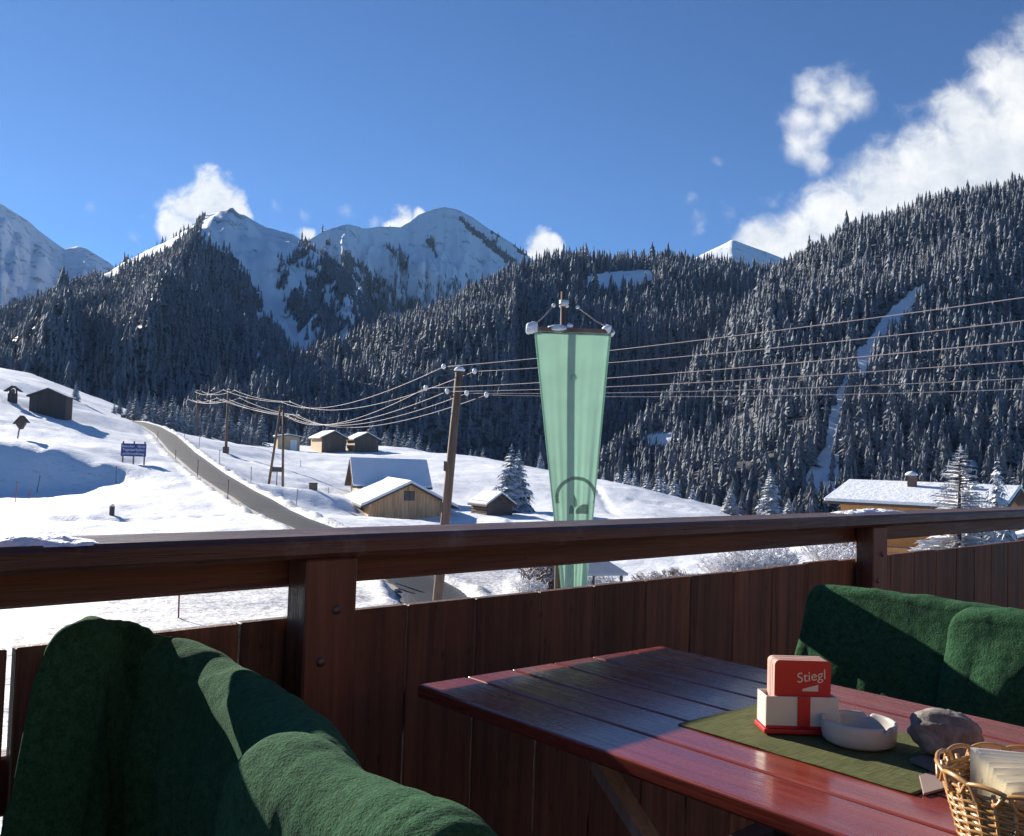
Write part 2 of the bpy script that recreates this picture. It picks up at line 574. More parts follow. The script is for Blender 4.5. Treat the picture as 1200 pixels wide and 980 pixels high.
world = bpy.data.worlds.new('World'); scene.world = world; world.use_nodes = True
W = N(world.node_tree)
bg = world.node_tree.nodes['Background']
sky = W.new('ShaderNodeTexSky', sky_type='NISHITA')
sky.sun_disc = False; sky.sun_elevation = SUN_EL; sky.sun_rotation = SUN_AZ
sky.altitude = 2300; sky.air_density = 0.9; sky.dust_density = 0.15; sky.ozone_density = 2.2
gen = coord(W, 'Generated')
sx = W.new('ShaderNodeSeparateXYZ'); W.l.new(gen, sx.inputs[0])
yy = W.math('MAXIMUM', sx.outputs[1], 0.02)
uu = W.math('DIVIDE', sx.outputs[0], yy); vv = W.math('DIVIDE', sx.outputs[2], yy)
cb = W.new('ShaderNodeCombineXYZ'); W.l.new(uu, cb.inputs[0]); W.l.new(vv, cb.inputs[1])
uv = cb.outputs[0]
nw = W.new('ShaderNodeTexNoise'); W.l.new(uv, nw.inputs['Vector']); nw.inputs['Scale'].default_value = 22; nw.inputs['Detail'].default_value = 6
off = W.new('ShaderNodeVectorMath', operation='MULTIPLY_ADD')
W.l.new(nw.outputs['Color'], off.inputs[0]); off.inputs[1].default_value = (0.035, 0.035, 0); 
off2 = W.new('ShaderNodeVectorMath', operation='SUBTRACT'); W.l.new(uv, off2.inputs[0]); off2.inputs[1].default_value = (0.0175, 0.0175, 0)
W.l.new(off2.outputs[0], off.inputs[2])
wuv = off.outputs[0]


def cloud_field(blobs):
    acc = None
    for x, y, r in blobs:
        d = ray(x, y); u0, v0 = d[0] / d[1], d[2] / d[1]
        ds = W.new('ShaderNodeVectorMath', operation='DISTANCE')
        W.l.new(wuv, ds.inputs[0]); ds.inputs[1].default_value = (u0, v0, 0)
        fv = W.math('MULTIPLY_ADD', ds.outputs['Value'], -F / r, 1.0)
        acc = fv if acc is None else W.math('SMOOTH_MAX', acc, fv, 0.25)
    return acc


big = [(1225, 130, 95), (1160, 175, 80), (1100, 205, 72), (1045, 235, 66), (985, 262, 55), (930, 288, 42), (895, 285, 30),
       (1260, 70, 70), (1200, 235, 100), (1120, 270, 80), (1010, 300, 60), (1180, 90, 40), (1130, 130, 38), (1330, 60, 120), (1330, 190, 140), (1450, 100, 150)]
hook = [(985, 108, 34), (955, 108, 26), (940, 140, 28), (938, 172, 27), (955, 190, 22), (1003, 118, 26), (966, 138, 26), (980, 126, 26), (955, 160, 22)]
wisp = [(806, 236, 12), (816, 255, 16), (824, 266, 12), (840, 193, 13), (855, 250, 18), (905, 235, 18), (165, 246, 20), (190, 240, 16), (158, 276, 18),
        (107, 246, 10), (405, 250, 16), (440, 262, 16), (357, 253, 12), (325, 240, 14)]
left = [(246, 226, 34), (225, 246, 32), (262, 236, 26), (205, 262, 24), (250, 255, 36), (278, 250, 16), (634, 290, 24), (650, 294, 16), (474, 262, 20), (462, 266, 14), (358, 274, 15), (492, 256, 10)]
nf = W.noise(uv, 38, 8, 0.62, 0.3)
nl = W.noise(uv, 11, 5, 0.55)
nn = W.math('SUBTRACT', nf, 0.5); nn2 = W.math('SUBTRACT', nl, 0.5)


def dens(field, k, lo, hi):
    return W.mr(W.math('ADD', field, W.math('MULTIPLY', nn, k)), lo, hi)


d1 = W.math('MULTIPLY', dens(cloud_field(big), 0.90, -0.28, 0.55), 0.98)
d2 = W.math('MULTIPLY', dens(cloud_field(hook), 1.15, -0.20, 1.10), 0.85)
d3 = W.math('MULTIPLY', dens(cloud_field(wisp), 2.4, 0.30, 1.4), 0.28)
d4 = W.math('MULTIPLY', dens(cloud_field(left), 1.25, -0.02, 0.60), 0.98)
dd = W.math('MAXIMUM', W.math('MAXIMUM', d1, d2), W.math('MAXIMUM', d3, d4), clamp=True)
dd = W.math('MULTIPLY', dd, W.math('GREATER_THAN', sx.outputs[1], 0.05))
CLOUD = 11.0
shade = W.mr(W.math('ADD', W.math('MULTIPLY', nn, 0.7), nn2), -0.25, 0.25)
ccol = W.mix(shade, (CLOUD * 0.70, CLOUD * 0.74, CLOUD * 0.80, 1), (CLOUD * 1.05, CLOUD * 1.04, CLOUD * 1.02, 1))
tint = W.new('ShaderNodeMix', data_type='RGBA', blend_type='MULTIPLY'); tint.inputs[0].default_value = 1.0
W.l.new(sky.outputs[0], tint.inputs[6]); tint.inputs[7].default_value = (0.56, 0.93, 1.34, 1)
W.l.new(W.mix(dd, tint.outputs[2], ccol), bg.inputs['Color'])
bg.inputs['Strength'].default_value = 0.043

vs = scene.view_settings
vs.view_transform = 'Standard'; vs.look = 'None'; vs.gamma = 1.0; vs.exposure = 1.12; vs.use_curve_mapping = False
scene.cycles.max_bounces = 6; scene.cycles.diffuse_bounces = 3; scene.cycles.glossy_bounces = 3
scene.cycles.transmission_bounces = 3; scene.cycles.transparent_max_bounces = 6
scene.cycles.use_denoising = True
scene.cycles.sample_clamp_indirect = 6.0

# ------------------------------------------------------------------ terrain
road_rows = [  # left edge x, right edge x, y, depth
    (440, 590, 715, 40), (450, 556, 693, 44), (412, 500, 664, 49), (367, 440, 636, 55.5), (337, 398, 620, 60), (309, 363, 608, 64.5), (287.5, 343.6, 598, 69), (272, 322, 586, 74), (255, 298, 575, 80), (228, 262, 555, 92),
    (200, 227, 530, 113), (184, 204, 510, 138), (165, 189, 500, 156), (147, 172, 494.5, 168), (120, 150, 492, 182)]
rL = np.array([P(a, y, D) for a, b, y, D in road_rows]); rR = np.array([P(b, y, D) for a, b, y, D in road_rows])
rC = (rL + rR) / 2
# resample densely
def resample(pts, n):
    pts = np.asarray(pts); seg = np.r_[0, np.cumsum(np.linalg.norm(np.diff(pts, axis=0), axis=1))]
    s = np.linspace(0, seg[-1], n)
    return np.stack([np.interp(s, seg, pts[:, i]) for i in range(pts.shape[1])], 1)
road_c = resample(rC, 400)
road_w = np.interp(np.linspace(0, 1, 400), np.linspace(0, 1, len(rC)), np.abs(rR - rL)[:, 0] / 2 * 0.9)
road_w = np.full(400, float(np.median(road_w)))

ctrl = [
    (0, 760, 29), (200, 712, 37), (-60, 740, 32), (250, 700, 40), (60, 690, 42), (340, 690, 43), (100, 640, 53),
    (512, 706, 39), (600, 690, 44), (660, 680, 48), (750, 668, 52), (870, 662, 55), (1000, 655, 57), (1100, 650, 58), (1250, 640, 62),
    (200, 610, 62), (60, 612, 62), (250, 603, 66), (-100, 612, 62),
    (190, 561, 84), (130, 565, 84.5), (90, 568, 84), (40, 572, 83), (100, 590, 72), (200, 582, 76), (0, 585, 78), (-100, 590, 80),
    (-60, 508, 88), (0, 517, 88), (60, 528, 87.5), (120, 541, 87), (165, 552, 86.5), (200, 556, 86), (230, 546, 96),
    (155, 545, 93), (20, 514, 96), (-60, 495, 100), (0, 488, 108), (80, 508, 108), (110, 500, 122), (55, 488, 124), (15, 468, 128), (130, 505, 128), (175, 520, 118),
    (0, 443, 152), (45, 453, 152), (90, 470, 152), (130, 489, 160), (-100, 415, 150), (-250, 380, 140),
    (320, 572, 99), (331, 578, 97), (265, 531, 130), (367, 575, 95), (290, 562, 90), (312, 566, 91), (352, 573, 91), (400, 583, 91), (320, 574, 88.2), (345, 586, 87.6), (372, 593, 87.6), (402, 600, 87.8), (352, 598, 82), (390, 607, 80),
    (460, 612, 87), (430, 602, 92), (520, 603, 90), (460, 585, 106), (500, 568, 118), (390, 532, 188), (430, 532, 190), (350, 530, 186), (300, 540, 140), (420, 560, 125), (540, 560, 130),
    (575, 604, 92), (602, 603, 97), (530, 532, 192), (570, 538, 188), (620, 546, 175), (720, 567, 155), (780, 580, 142), (845, 594, 130), (700, 590, 110), (640, 600, 95), (800, 610, 100),
    (230, 513, 195), (300, 523, 205), (420, 521, 215), (180, 500, 190), (480, 525, 210),
    (930, 625, 100), (1050, 640, 95), (1150, 640, 92), (1250, 640, 90),
]
cp = np.array([P(*c) for c in ctrl])
extra = []
for x in (-2.5, 0, 4, 9, 16, 26):
    extra.append((x, 12, -4.6)); extra.append((x * 1.2, 22, -4.7))
for x in (-30, -15): extra.append((x, 14, -4.4)); extra.append((x, 24, -4.6))
for x in (40, 60, 90): extra.append((x, 40, -5.2)); extra.append((x, 80, -7)); extra.append((x, 140, -15))
for x, z in ((-140, 22), (-90, 6), (-50, -4), (0, -12), (60, -16), (140, -22), (220, -24)):
    extra.append((x, 270, z)); extra.append((x * 1.2, 420, z - 14))
for x, z in ((40, -14), (80, -18), (130, -22)): extra.append((x, 190, z))
extra += [(-120, 90, 14), (-90, 60, 3), (-60, 35, -2.5), (-160, 160, 28)]
CP = np.vstack([cp, np.array(extra, float), rC[2:]])


def rbf_fit(C):
    n = len(C)
    A = np.linalg.norm(C[:, None, :2] - C[None, :, :2], axis=2)
    A[np.arange(n), np.arange(n)] += 0.0
    Pm = np.c_[np.ones(n), C[:, :2]]
    K = np.block([[-A, Pm], [Pm.T, np.zeros((3, 3))]])
    return np.linalg.lstsq(K, np.r_[C[:, 2], 0, 0, 0], rcond=None)[0]


_w = rbf_fit(CP)


def terr(x, y, detail=True):
    x = np.atleast_1d(np.asarray(x, float)); y = np.atleast_1d(np.asarray(y, float))
    out = np.zeros(len(x)); dmin = np.full(len(x), 1e9); zr = np.zeros(len(x))
    for i in range(0, len(x), 20000):
        xs = x[i:i + 20000]; ys = y[i:i + 20000]
        A = np.hypot(xs[:, None] - CP[None, :, 0], ys[:, None] - CP[None, :, 1])
        out[i:i + 20000] = -A @ _w[:-3] + _w[-3] + _w[-2] * xs + _w[-1] * ys
        Dr = np.hypot(xs[:, None] - road_c[None, :, 0], ys[:, None] - road_c[None, :, 1])
        k = Dr.argmin(1); dmin[i:i + 20000] = Dr[np.arange(len(xs)), k]; zr[i:i + 20000] = road_c[k, 2]
    if detail:
        out = out + fbm(x * 0.12, y * 0.12, 5) * 0.45 + fbm(x * 0.9 + 40, y * 0.9, 3) * 0.10
    if detail:
        for line, dep, wd in TRACKS:
            for p, q in zip(line[:-1], line[1:]):
                ex, ey = q[0] - p[0], q[1] - p[1]
                tq = np.clip(((x - p[0]) * ex + (y - p[1]) * ey) / (ex * ex + ey * ey), 0, 1)
                dd_ = np.hypot(x - p[0] - tq * ex, y - p[1] - tq * ey)
                out = out - dep * np.exp(-(dd_ / wd) ** 2) * (0.7 + 1.2 * vnoise(x * 1.3, y * 1.3))
    hw = road_w[0]
    e = np.clip((dmin - hw) / 2.2, 0, 1); e = e * e * (3 - 2 * e)
    bank = 0.30 * np.exp(-((dmin - hw - 0.7) / 0.45) ** 2) * (1 + 1.2 * fbm(x * 0.8, y * 0.8, 3))
    return zr * (1 - e) + out * e - 0.10 * (dmin < hw + 0.25) + bank, dmin


TRACKS = []
for pts_, dep_, wd_ in ((((70, 601, 63), (150, 599, 64), (265, 601, 66)), 0.35, 0.55), (((276, 536, 128), (330, 552, 112), (400, 570, 103)), 0.35, 0.6),
                        (((-20, 500, 104), (40, 505, 107), (120, 516, 112)), 0.25, 0.6), (((10, 486, 112), (60, 500, 112), (130, 524, 108)), 0.2, 0.5),
                        (((640, 578, 120), (740, 588, 118), (830, 598, 115)), 0.3, 0.6), (((660, 560, 150), (700, 580, 125), (720, 604, 100)), 0.3, 0.5),
                        (((90, 690, 42), (200, 700, 41), (330, 690, 44)), 0.25, 0.4)):
    TRACKS.append(([P(*c)[:2] for c in pts_], dep_, wd_))


def tz(x, y):
    return float(terr([x], [y])[0][0])


def ground_at(px, py, D):
    p = P(px, py, D)
    return Vector((p[0], p[1], tz(p[0], p[1])))


na, nr = 520, 440
ang = np.linspace(math.radians(-56), math.radians(56), na)
rad = np.geomspace(5.5, 470, nr)
AA, RR = np.meshgrid(ang, rad)
X = (np.sin(AA) * RR).ravel(); Y = (np.cos(AA) * RR).ravel()
Z, dm = terr(X, Y)
me = np_mesh('snow_field', np.stack([X, Y, Z], 1), grid_faces(nr, na)[:, ::-1], 4)
at = me.attributes.new('grit', 'FLOAT', 'POINT')
near_gap = np.clip((62 - np.hypot(X, Y)) / 14, 0, 1) * (X > -16) * (X < 3) * 0.95
g = np.exp(-((dm - road_w[0] - 0.6) / 0.9) ** 2) * 0.8
at.data.foreach_set('value', np.clip(np.maximum(g, near_gap), 0, 1).astype(np.float32))
ground = tag(link('snow_field_ground', me, M['field'], smooth=True), kind='structure')

# road strip
nC = 9
tt = np.linspace(-1, 1, nC)
dirs = np.gradient(road_c[:, :2], axis=0); dirs /= np.linalg.norm(dirs, axis=1)[:, None]
nrm2 = np.stack([dirs[:, 1], -dirs[:, 0]], 1)
V = []
for t_ in tt:
    xy = road_c[:, :2] + nrm2 * (road_w * t_)[:, None]
    V.append(np.c_[xy, road_c[:, 2] + 0.02 + 0.03 * (1 - t_ * t_)])
V = np.stack(V, 1)
me = np_mesh('road', V.reshape(-1, 3), grid_faces(400, nC), 4)
at = me.attributes.new('edge', 'FLOAT', 'POINT')
at.data.foreach_set('value', np.tile((np.abs(tt) ** 4).astype(np.float32), 400))
tag(link('road', me, M['asphalt'], smooth=True), kind='structure')
mb = MB()
kerb_pts = [(road_c[i, 0] - nrm2[i, 0] * (road_w[i] + 0.02), road_c[i, 1] - nrm2[i, 1] * (road_w[i] + 0.02), road_c[i, 2] + 0.02) for i in range(10, 330, 3)]
for a, b in zip(kerb_pts[:-1], kerb_pts[1:]): mb.beam(a, b, 0.20, 0.24)
M['kerb'] = mat_plain('kerb_concrete', (0.42, 0.38, 0.32), 0.85, 0.2, 2)
tag(mb.build('road_kerb', M['kerb']), kind='structure')


# ------------------------------------------------------------------ trees
def forest_tree_geo(tiers, sides, rs):
    r0 = np.random.default_rng(rs)
    V = []; Fc = []
    for i in range(tiers):
        t = i / tiers
        zb = 0.03 + 0.90 * t; dz = 0.97 / tiers; zt = min(1.0, zb + 2.1 * dz + 0.03)
        rr = 0.5 * (1 - t) ** 0.80 * r0.uniform(0.82, 1.12) + 0.02
        base = len(V); n = sides * 2; ph = r0.random() * 6
        V.append((r0.normal() * 0.012, r0.normal() * 0.012, zt))
        for k in range(n):
            a = 2 * PI * (k + r0.uniform(-0.3, 0.3)) / n + ph
            q = rr * (1.0 if k % 2 else 0.5) * r0.uniform(0.62, 1.18)
            V.append((q * math.cos(a), q * math.sin(a), zb + dz * (r0.uniform(-0.75, 0.25) if k % 2 else r0.uniform(0.0, 0.9))))
        for k in range(n):
            Fc.append((base, base + 1 + k, base + 1 + (k + 1) % n))
    return np.array(V), np.array(Fc)


GEO_NEAR = [forest_tree_geo(9, 4, s) for s in range(6)]
GEO_MID = [forest_tree_geo(6, 3, s) for s in range(5)]
GEO_FAR = [forest_tree_geo(4, 3, s) for s in range(3)]


def scatter_mesh(name, pts, hs, ws, geos, mat):
    Vs = []; Fs = []; base = 0
    kind = rng.integers(0, len(geos), len(pts))
    for g, (gv, gf) in enumerate(geos):
        idx = np.where(kind == g)[0]
        if not len(idx): continue
        a = rng.random(len(idx)) * 2 * PI
        c, s = np.cos(a), np.sin(a)
        x = (gv[None, :, 0] * c[:, None] - gv[None, :, 1] * s[:, None]) * ws[idx][:, None]
        y = (gv[None, :, 0] * s[:, None] + gv[None, :, 1] * c[:, None]) * ws[idx][:, None]
        z = gv[None, :, 2] * hs[idx][:, None]
        lx = rng.normal(0, 0.03, len(idx))[:, None]; ly = rng.normal(0, 0.03, len(idx))[:, None]
        v = np.stack([x + lx * z + pts[idx, 0:1], y + ly * z + pts[idx, 1:2], z + pts[idx, 2:3] - 0.6], 2)
        Vs.append(v.reshape(-1, 3))
        f = gf[None] + (np.arange(len(idx)) * len(gv))[:, None, None] + base
        Fs.append(f.reshape(-1, 3)); base += len(idx) * len(gv)
    me = np_mesh(name, np.vstack(Vs), np.vstack(Fs), 3)
    return link(name, me, mat, smooth=True)


def in_poly(px, py, poly):
    inside = np.zeros(px.shape, bool)
    n = len(poly)
    for i in range(n):
        x1, y1 = poly[i]; x2, y2 = poly[(i + 1) % n]
        c = ((y1 > py) != (y2 > py)) & (px < (x2 - x1) * (py - y1) / (y2 - y1 + 1e-9) + x1)
        inside ^= c
    return inside


def mountain(name, sil, base, Dr, Db, mat, amp, wl, back, nu=200, nv=70, prof=1.0, clear=(), woodfn=None, rockv=0.0, gully=0.0, ridge_noise=1.0, spurs=(), clearv=0.0):
    """a real hillside: crest line and foot line surveyed from the photo at their distances, uneven in between, with a back slope"""
    x0, x1 = sil[0][0], sil[-1][0]
    xs = np.linspace(x0, x1, nu)
    ys = np.interp(xs, [p[0] for p in sil], [p[1] for p in sil])
    yb = np.interp(xs, [p[0] for p in base], [p[1] for p in base])
    dr = np.interp(xs, [p[0] for p in Dr], [p[1] for p in Dr]); db = np.interp(xs, [p[0] for p in Db], [p[1] for p in Db])
    Rp = np.array([P(x, y, d) for x, y, d in zip(xs, ys, dr)]); Bp = np.array([P(x, y, d) for x, y, d in zip(xs, yb, db)])
    v = np.linspace(0, 1, nv)[:, None]
    XX = Bp[None, :, 0] * (1 - v) + Rp[None, :, 0] * v
    YY = Bp[None, :, 1] * (1 - v) + Rp[None, :, 1] * v
    ZZ = Bp[None, :, 2] * (1 - v ** prof) + Rp[None, :, 2] * v ** prof
    env = np.sin(PI * np.clip(v, 0, 1)) ** 0.7
    nz = fbm(XX / wl, YY / wl, 5)
    ZZ = ZZ + amp * nz * env + amp * 0.12 * ridge_noise * fbm(XX / wl * 5 + 7, YY / wl * 5, 4)
    if gully:
        s = xs[None, :] * 0 + np.linspace(0, 1, nu)[None, :]
        gx = fbm(s * 14 + 0.5 * v, v * 1.6, 4)
        ZZ = ZZ - gully * np.abs(gx) * env * 2
        gx2 = fbm(s * 42 + 3 + 1.2 * v, v * 3.5 + 5, 4)
        ZZ = ZZ - gully * 0.45 * np.abs(gx2) * env * 2
    if spurs:
        cc = (np.stack([XX, YY, ZZ], 2) - CAM) @ RC
        qx = 600 + F * cc[..., 0] / -cc[..., 2]; qy = 490 - F * cc[..., 1] / -cc[..., 2]
        for poly, hgt, wpx in spurs:
            dmn = np.full(qx.shape, 1e9)
            for (xa, ya), (xb, yb_) in zip(poly[:-1], poly[1:]):
                tq = np.clip(((qx - xa) * (xb - xa) + (qy - ya) * (yb_ - ya)) / ((xb - xa) ** 2 + (yb_ - ya) ** 2), 0, 1)
                dmn = np.minimum(dmn, np.hypot(qx - xa - tq * (xb - xa), qy - ya - tq * (yb_ - ya)))
            ZZ = ZZ + hgt * np.maximum(0, 1 - dmn / wpx) * np.clip((1 - v) * 2.2, 0, 1) * np.clip(v * 4, 0, 1)
    nb = 14
    vb = np.linspace(0, 1, nb + 1)[1:, None]
    dirv = Rp[:, :2] / np.linalg.norm(Rp[:, :2], axis=1)[:, None]
    XB = Rp[None, :, 0] + dirv[None, :, 0] * back * vb; YB = Rp[None, :, 1] + dirv[None, :, 1] * back * vb
    ZB = ZZ[-1][None, :] - (0.55 * back) * vb ** 1.15 + amp * 0.5 * fbm(XB / wl, YB / wl, 4) * np.minimum(1, vb * 2)
    G = np.stack([np.vstack([XX, XB]), np.vstack([YY, YB]), np.vstack([ZZ, ZB])], 2)
    me = np_mesh(name, G.reshape(-1, 3), grid_faces(nv + nb, nu), 4)
    # where the photo's own direction meets this slope: used only to lay out clearings on the ground
    c = (G - CAM) @ RC
    gx = 600 + F * c[..., 0] / -c[..., 2]; gy = 490 - F * c[..., 1] / -c[..., 2]
    wood = np.ones(gx.shape)
    for poly in clear: wood[in_poly(gx, gy, poly)] = clearv
    if woodfn is not None: wood *= woodfn(gx, gy, G)
    a = me.attributes.new('wood', 'FLOAT', 'POINT'); a.data.foreach_set('value', wood.ravel().astype(np.float32))
    a = me.attributes.new('rock', 'FLOAT', 'POINT'); a.data.foreach_set('value', np.full(wood.size, rockv, np.float32))
    o = tag(link(name, me, mat, smooth=True), kind='structure')
    return G, wood, o, (gx, gy)


def scatter_on(G, wood, density, hmean, hvar, slim, maxv=None):
    """trees at an even density per square metre of slope"""
    A = G[:-1, :-1]; B = G[:-1, 1:]; C = G[1:, 1:]; D = G[1:, :-1]
    ar = np.linalg.norm(np.cross(C - A, D - B), axis=2) / 2
    w = (wood[:-1, :-1] + wood[1:, 1:]) / 2
    n = rng.poisson(ar * density * w)
    ii, jj = np.nonzero(n)
    rep = n[ii, jj]
    ii = np.repeat(ii, rep); jj = np.repeat(jj, rep)
    s = rng.random(len(ii))[:, None]; t = rng.random(len(ii))[:, None]
    pts = (A[ii, jj] * (1 - s) + B[ii, jj] * s) * (1 - t) + (D[ii, jj] * (1 - s) + C[ii, jj] * s) * t
    clump = 1 + 0.5 * fbm(pts[:, 0] * 0.012, pts[:, 1] * 0.012, 3)
    hs = hmean * clump * np.exp(rng.normal(0, hvar, len(pts)))
    ws = hs * slim * np.exp(rng.normal(0, 0.18, len(pts)))
    return pts, hs, ws


# --- the close wooded slope on the right
chute = [(1084, 334), (1074, 336), (1050, 356), (1030, 378), (1022, 392), (1004, 412), (990, 440), (975, 470), (970, 500), (966, 525), (950, 545), (940, 570), (945, 592), (975, 592), (985, 560), (982, 535), (990, 500), (997, 470), (1008, 450), (1024, 425), (1036, 400), (1058, 378), (1078, 352)]
def wood_d(gx, gy, G):
    n = fbm(G[..., 0] / 60, G[..., 1] / 60, 4)
    return np.clip(1.0 - (n > 0.52) * 0.7, 0.0, 1)
GD, WD, _, _ = mountain('right_hill', [(690, 552), (740, 508), (800, 450), (850, 402), (880, 362), (905, 325), (930, 308), (1000, 269), (1060, 248), (1120, 230), (1200, 216), (1300, 190), (1450, 160), (1650, 150)],
    [(690, 640), (1650, 660)], [(690, 420), (800, 520), (930, 760), (1200, 720), (1450, 640), (1650, 560)], [(690, 330), (1000, 300), (1650, 240)],
    M['hill'], 34, 160, 500, nu=300, nv=150, prof=1.15, clear=[chute], woodfn=wood_d, clearv=0.10)
# --- the darker middle hill behind it
clearC = [(690, 322), (720, 318), (762, 316), (768, 326), (740, 340), (700, 344), (686, 336)]
def wood_c(gx, gy, G):
    n = fbm(G[..., 0] / 90 + 5, G[..., 1] / 90, 4)
    return np.clip(1.0 - (n > 0.52) * 0.8, 0, 1)
GC_, WC, _, _ = mountain('middle_hill', [(150, 560), (240, 492), (280, 470), (310, 446), (360, 424), (420, 401), (480, 378), (540, 352), (600, 320), (640, 304), (680, 300), (720, 306), (760, 302), (800, 305), (830, 308), (870, 312), (920, 318), (980, 335), (1060, 380)],
    [(150, 600), (300, 560), (600, 640), (1060, 660)], [(150, 420), (280, 560), (480, 800), (660, 1000), (870, 1050), (1060, 1050)], [(150, 330), (300, 330), (700, 400), (1060, 520)],
    M['hill'], 42, 220, 600, nu=240, nv=100, prof=1.05, clear=[clearC], woodfn=wood_c)
# --- the forested pyramid on the left
snowA = [[(265, 246), (283, 250), (296, 262), (300, 285), (318, 310), (330, 350), (352, 385), (372, 412), (360, 424), (340, 405), (318, 375), (300, 340), (284, 320), (276, 300), (245, 290), (242, 270), (250, 256)],
         [(112, 322), (160, 298), (205, 270), (232, 262), (226, 276), (190, 296), (150, 314), (120, 330)],
         [(296, 262), (340, 270), (356, 290), (345, 300), (330, 285), (312, 285), (300, 280)],
         [(380, 330), (396, 350), (408, 370), (400, 380), (388, 366), (376, 340)], [(330, 305), (352, 318), (366, 345), (356, 350), (340, 330)]]
def wood_a(gx, gy, G):
    up = np.clip((330 - gy) / 60, 0, 1) * (gx > 225)
    n = fbm(gx / 16 + 0.6 * gy / 16, gy / 40, 4)
    return np.where(n < up * 1.0 - 0.66, 0, 1.0) * np.where((gx > 300) & (n < -0.10 + up * 0.2), 0.25, 1)
GA, WA, _, _ = mountain('left_forest_mountain', [(-220, 420), (-100, 395), (0, 365), (60, 343), (115, 321), (160, 303), (200, 283), (222, 269), (245, 253), (265, 249), (285, 253), (310, 264), (340, 273), (356, 284), (380, 300), (400, 314), (420, 340), (435, 364), (455, 392), (500, 440), (560, 480)],
    [(-220, 520), (100, 540), (350, 530), (560, 560)], [(-220, 900), (0, 1050), (265, 1500), (400, 1450), (560, 1100)], [(-220, 420), (150, 420), (400, 640), (560, 800)],
    M['hill'], 70, 330, 800, nu=220, nv=100, prof=1.0, clear=snowA, woodfn=wood_a, rockv=0.1, gully=18,
    spurs=[([(262, 252), (215, 330), (170, 430)], 40, 45), ([(285, 254), (330, 330), (390, 420)], 22, 20), ([(340, 274), (375, 330), (430, 400)], 30, 22), ([(90, 335), (60, 420)], 30, 40)])
# --- bare peaks
def wood_b(gx, gy, G):
    n = fbm(gx / 10, gy / 14, 4)
    w = np.zeros(gx.shape)
    for (xa, ya), (xb, yb) in (((385, 285), (470, 350)), ((470, 350), (560, 400)), ((430, 330), (520, 400)), ((530, 250), (560, 275)), ((560, 275), (605, 310)), ((570, 262), (625, 302)), ((455, 290), (475, 312)), ((505, 285), (512, 300)), ((400, 300), (455, 380)), ((380, 300), (440, 400))):
        t = np.clip(((gx - xa) * (xb - xa) + (gy - ya) * (yb - ya)) / ((xb - xa) ** 2 + (yb - ya) ** 2), 0, 1)
        d = np.hypot(gx - xa - t * (xb - xa), gy - ya - t * (yb - ya))
        w = np.maximum(w, (d + n * 9 < 3.0) * 1.0)
    low = np.clip((gy - 318) / 60, 0, 1) * (n + 0.25 > 0.15) * (gx < 600)
    return np.maximum(w, low * 0.8)
GB, WB, _, _ = mountain('snow_peak', [(250, 340), (330, 306), (360, 284), (380, 271), (405, 262), (425, 268), (445, 265), (470, 266), (480, 260), (490, 252), (506, 246), (520, 243), (535, 246), (552, 254), (575, 270), (600, 286), (622, 303), (660, 335), (720, 380)],
    [(250, 460), (720, 460)], [(250, 2300), (405, 2400), (480, 2900), (520, 3000), (720, 3000)], [(250, 1700), (720, 1900)],
    M['peak'], 130, 520, 1500, nu=320, nv=150, prof=1.12, woodfn=wood_b, rockv=0.06, gully=70, ridge_noise=0.35,
    spurs=[([(382, 276), (430, 303), (480, 338), (545, 385)], 90, 26), ([(440, 268), (472, 300), (505, 335)], 40, 16), ([(521, 244), (562, 276), (605, 312)], 30, 12), ([(505, 248), (512, 285), (530, 330)], 35, 15), ([(405, 263), (400, 310), (420, 360)], 45, 18)])
GL, WL, _, _ = mountain('far_left_mountain', [(-420, 120), (-250, 130), (-80, 196), (0, 238), (16, 248), (32, 258), (60, 281), (75, 291), (90, 289), (100, 290), (112, 297), (126, 306), (150, 326), (190, 360), (260, 400)],
    [(-420, 470), (260, 470)], [(-420, 3200), (0, 3600), (90, 3900), (260, 3600)], [(-420, 1700), (260, 2000)],
    M['peak'], 170, 600, 1500, nu=200, nv=100, rockv=0.16, gully=80, ridge_noise=0.5, woodfn=lambda gx, gy, G: np.clip((gy - 330 - (60 - gx) * 0.15) / 30 + fbm(gx / 9, gy / 9, 4) * 1.2, 0, 1) * 0.7)
GS, WS, _, _ = mountain('far_snow_summit', [(780, 330), (815, 302), (830, 295), (845, 288), (858, 281), (872, 286), (900, 296), (960, 320), (1000, 345)],
    [(780, 380), (1000, 380)], [(780, 4300), (1000, 4300)], [(780, 3300), (1000, 3300)], M['peak'], 60, 500, 1500, nu=90, nv=40, rockv=0.05, woodfn=lambda gx, gy, G: gx * 0, ridge_noise=0.3)

def forest(name, G, Wd, dens, h, slim, geos, mat, label):
    pts, hs, ws = scatter_on(G, Wd, dens, h, 0.2, slim)
    return pts, hs, ws, name, geos, mat, label


pD = scatter_on(GD, WD, 0.048, 9.6, 0.24, 0.40)
pC = scatter_on(GC_, WC, 0.031, 11.0, 0.24, 0.40)
pA = scatter_on(GA, WA, 0.027, 10.5, 0.22, 0.44)
pB = scatter_on(GB, WB, 0.0055, 14.0, 0.3, 0.42)


